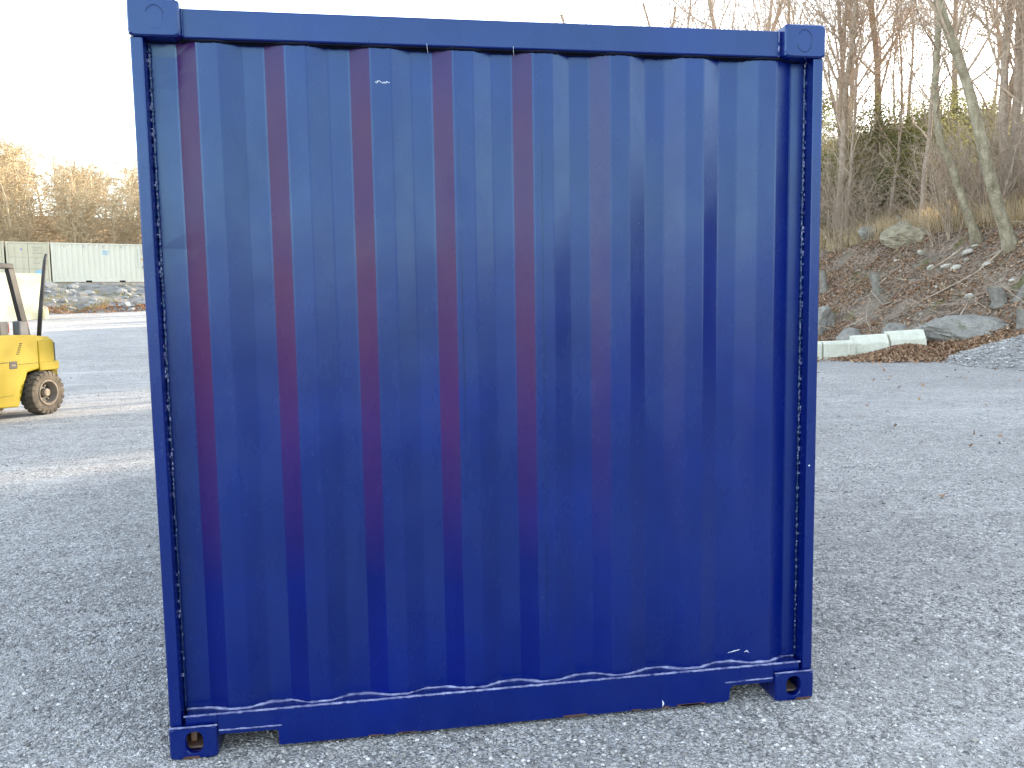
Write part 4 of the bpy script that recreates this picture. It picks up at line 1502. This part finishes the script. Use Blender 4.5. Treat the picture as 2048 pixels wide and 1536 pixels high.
for s_ in (1, -1):
    b = MB().bbox((-0.11, -0.012, -0.14), (0.11, 0.012, 0.14), 0.006)
    n2 = Vector((-0.197, 0.207, 0)).normalized()
    ang = math.atan2(-n2.x, n2.y)
    b.xform(Matrix.Translation((-0.398, 0.40, 0.945)) @ Matrix.Rotation(ang, 4, 'Z'))
    if s_ < 0:
        b.v = [(x, -y, z) for x, y, z in b.v]
        b.f = [f[::-1] for f in b.f]
    b.build('corner_plate', M_grey, fk)
# chassis between the wheels and rear axle
MB().bbox((-0.30, -0.34, 0.22), (1.4, 0.34, 0.72), 0.02).build('chassis', M_dkgrey, fk)
MB().tube([(0, -0.55, 0.33), (0, 0.55, 0.33)], 0.05, 10).build('rear_axle', M_dkgrey, fk)
# louvre slots, handle recess, panel lines
lv = MB()
for k in range(6):
    z = 1.09 - 0.030 * k
    x = 0.335 + 0.014 * k
    lv.bbox((x, 0.495, z), (x + 0.055, 0.504, z + 0.014), 0.003, 1)
lv.build('louvre', M_black, fk)
hr = MB().bbox((0.46, 0.497, 0.735), (0.60, 0.5035, 0.845), 0.006).build('handle_recess', M_dkgrey, fk)
MB().bbox((0.49, 0.50, 0.77), (0.56, 0.507, 0.80), 0.004).build('latch', M_rim, hr)
ln = MB()
ln.bbox((0.62, 0.4995, 0.828), (1.26, 0.5022, 0.838), 0.001, 1)
ln.bbox((0.05, 0.4995, 0.790), (0.45, 0.5018, 0.796), 0.001, 1)
ln.bbox((0.55, 0.4995, 0.345), (1.05, 0.5016, 0.350), 0.001, 1)
ln.build('panel_line', M_black, fk)


def wheel(x, y, r, w, s):
    """s = +1 when the outer face looks towards +y."""
    wo = MB()
    hw = w / 2
    prof = [(r * 0.55, -hw * 0.8), (r * 0.80, -hw), (r * 0.955, -hw * 0.92), (r * 0.965, -hw * 0.5), (r * 0.965, hw * 0.5), (r * 0.955, hw * 0.92), (r * 0.80, hw), (r * 0.62, hw * 0.95), (r * 0.55, hw * 0.8)]
    wo.lathe_y([(a, y + s * b) for a, b in prof], x, r, 48)
    nl = 22
    for k in range(nl):
        for side_ in (1, -1):
            t = 2 * PI * (k + (0.5 if side_ < 0 else 0)) / nl
            m = Matrix.Translation((x, y, r)) @ Matrix.Rotation(-t, 4, 'Y')
            b = MB().bbox((r * 0.935, 0.0, -0.030), (r * 1.0, hw * 0.99, 0.030), 0.006, 1)
            b.add(*_side_lug(r, hw))
            if side_ < 0:
                b.v = [(px, -py, pz) for px, py, pz in b.v]
                b.f = [f[::-1] for f in b.f]
            b.xform(m)
            wo.add(b.v, b.f)
    root_ = wo.build('wheel', M_rubber, fk, fix=True)
    rim = MB().lathe_y([(a, y + s * b) for a, b in [(r * 0.60, hw * 0.90), (r * 0.585, hw * 1.03), (r * 0.53, hw * 1.03), (r * 0.50, hw * 0.85), (r * 0.47, hw * 0.30), (r * 0.30, hw * 0.20), (r * 0.30, hw * 0.05)]], x, r, 40)
    rim.build('rim', M_rim, root_, sm=True, fix=True)
    MB().lathe_y([(r * 0.46, y + s * hw * 0.22), (r * 0.45, y + s * hw * 0.26), (0.001, y + s * hw * 0.26)], x, r, 32).build('wheel_disc', M_seat, root_, fix=True)
    hub = MB().lathe_y([(r * 0.20, y + s * hw * 0.2), (r * 0.19, y + s * hw * 0.75), (r * 0.14, y + s * hw * 0.85), (0.001, y + s * hw * 0.85)], x, r, 24)
    for k in range(5):
        t = 2 * PI * k / 5 + 0.4
        hub.lathe_y([(r * 0.045, y + s * hw * 0.25), (r * 0.045, y + s * hw * 0.42), (0.001, y + s * hw * 0.42)], x + r * 0.33 * math.cos(t), r + r * 0.33 * math.sin(t), 6)
    hub.build('hub', M_rim, root_, fix=True)


def _side_lug(r, hw):
    # shoulder part of a tread lug running down the side wall
    a = [(r * 0.80, hw * 0.985, -0.022), (r * 0.80, hw * 0.985, 0.022), (r * 0.985, hw * 0.90, 0.028), (r * 0.985, hw * 0.90, -0.028)]
    b = [(r * 0.82, hw * 1.035, -0.018), (r * 0.82, hw * 1.035, 0.018), (r * 0.985, hw * 1.0, 0.024), (r * 0.985, hw * 1.0, -0.024)]
    return a + b, [(4, 5, 6, 7), (0, 1, 5, 4), (1, 2, 6, 5), (2, 3, 7, 6), (3, 0, 4, 7), (0, 3, 2, 1)]


wheel(0.0, 0.49, 0.33, 0.23, 1)
wheel(0.0, -0.49, 0.33, 0.23, -1)
wheel(1.55, 0.52, 0.36, 0.26, 1)
wheel(1.55, -0.52, 0.36, 0.26, -1)
# overhead guard
gd = MB()
for s_ in (0.43, -0.43):
    # flat legs, rear ones leaning forwards
    def leg(p0, p1, w, t):
        p0, p1 = Vector(p0), Vector(p1)
        d = (p1 - p0).normalized()
        u = Vector((d.z, 0, -d.x))
        b = MB()
        a1, a2 = p0 - u * w / 2, p0 + u * w / 2
        b1, b2 = p1 - u * w / 2, p1 + u * w / 2
        for yy in (-t / 2, t / 2):
            b.v += [(a1.x, a1.y + yy, a1.z), (a2.x, a2.y + yy, a2.z), (b2.x, b2.y + yy, b2.z), (b1.x, b1.y + yy, b1.z)]
        b.f = [(0, 1, 2, 3), (7, 6, 5, 4), (0, 4, 5, 1), (1, 5, 6, 2), (2, 6, 7, 3), (3, 7, 4, 0)]
        b.build('guard_leg', M_dkgrey, fk, fix=True)
    leg((0.17, s_, 1.20), (0.40, s_, 2.20), 0.10, 0.075)
    leg((1.42, s_, 0.80), (1.95, s_, 2.20), 0.09, 0.07)
    MB().bbox((0.355, s_ - 0.045, 2.195), (2.05, s_ + 0.045, 2.275), 0.015).build('guard_rail', M_dkgrey, fk)
for k in range(7):
    xx = 0.40 + 0.26 * k
    MB().bbox((xx, -0.384, 2.215), (xx + 0.05, 0.384, 2.255), 0.008).build('guard_bar', M_dkgrey, fk)
# lamp housing with red lens beside the leg, second lamp further in
lh = MB().bbox((0.16, 0.34, 1.20), (0.33, 0.47, 1.43), 0.02).build('tail_lamp', M_grey, fk)
MB().bbox((0.140, 0.35, 1.25), (0.1595, 0.46, 1.41), 0.006).build('lens', M_red, lh)
lh = MB().bbox((0.16, -0.02, 1.20), (0.33, 0.12, 1.42), 0.02).build('tail_lamp', M_grey, fk)
MB().bbox((0.140, -0.01, 1.25), (0.1595, 0.11, 1.40), 0.006).build('lens', M_red, lh)
# upright exhaust stack at the back, tapering to its tip
MB().tube([(-0.18, 0.33, 1.13), (-0.25, 0.34, 1.6), (-0.33, 0.35, 2.05), (-0.40, 0.35, 2.36), (-0.43, 0.35, 2.46)], [0.032, 0.032, 0.030, 0.028, 0.016], 10).build('exhaust_stack', M_dkgrey, fk, sm=True)
# seat, steering column, lever
st_ = MB().bbox((0.80, -0.25, 1.235), (1.28, 0.25, 1.36), 0.04).build('seat', M_seat, fk)
b = MB().bbox((-0.06, -0.24, 0), (0.06, 0.24, 0.52), 0.04)
b.xform(Matrix.Translation((0.80, 0, 1.34)) @ Matrix.Rotation(math.radians(-10), 4, 'Y'))
b.build('backrest', M_seat, fk)
MB().bbox((0.57, -0.3, 1.225), (0.76, 0.28, 1.46), 0.03).build('battery_cover', M_dkgrey, fk)
MB().tube([(1.50, 0, 0.85), (1.30, 0, 1.55)], 0.035, 10).build('steering_column', M_seat, fk)
wh = MB()
cc = Vector((1.29, 0, 1.57))
wh.tube([(cc.x + 0.17 * math.cos(2 * PI * k / 24) * 0.9, 0.19 * math.sin(2 * PI * k / 24), cc.z + 0.17 * math.cos(2 * PI * k / 24) * 0.35) for k in range(25)], 0.014, 6)
wh.tube([(cc.x - 0.15, 0, cc.z - 0.05), (cc.x + 0.15, 0, cc.z + 0.05)], 0.012, 6)
wh.build('steering_wheel', M_seat, fk)
# mast and forks, beyond the frame edge
for s_ in (0.30, -0.30):
    MB().bbox((1.98, s_ - 0.05, 0.10), (2.10, s_ + 0.05, 2.35), 0.012).build('mast_rail', M_dkgrey, fk)
    MB().prism([(2.16, 0.95), (2.20, 0.95), (2.20, 0.11), (3.20, 0.08), (3.20, 0.06), (2.16, 0.06)], 'y', s_ - 0.06, s_ + 0.06, 0.006).build('fork', M_dkgrey, fk)
MB().bbox((2.102, -0.45, 0.55), (2.155, 0.45, 1.10), 0.012).build('fork_carriage', M_dkgrey, fk)
MB().bbox((1.43, -0.36, 0.42), (1.97, 0.36, 0.80), 0.02).build('front_frame', M_yellow, fk)
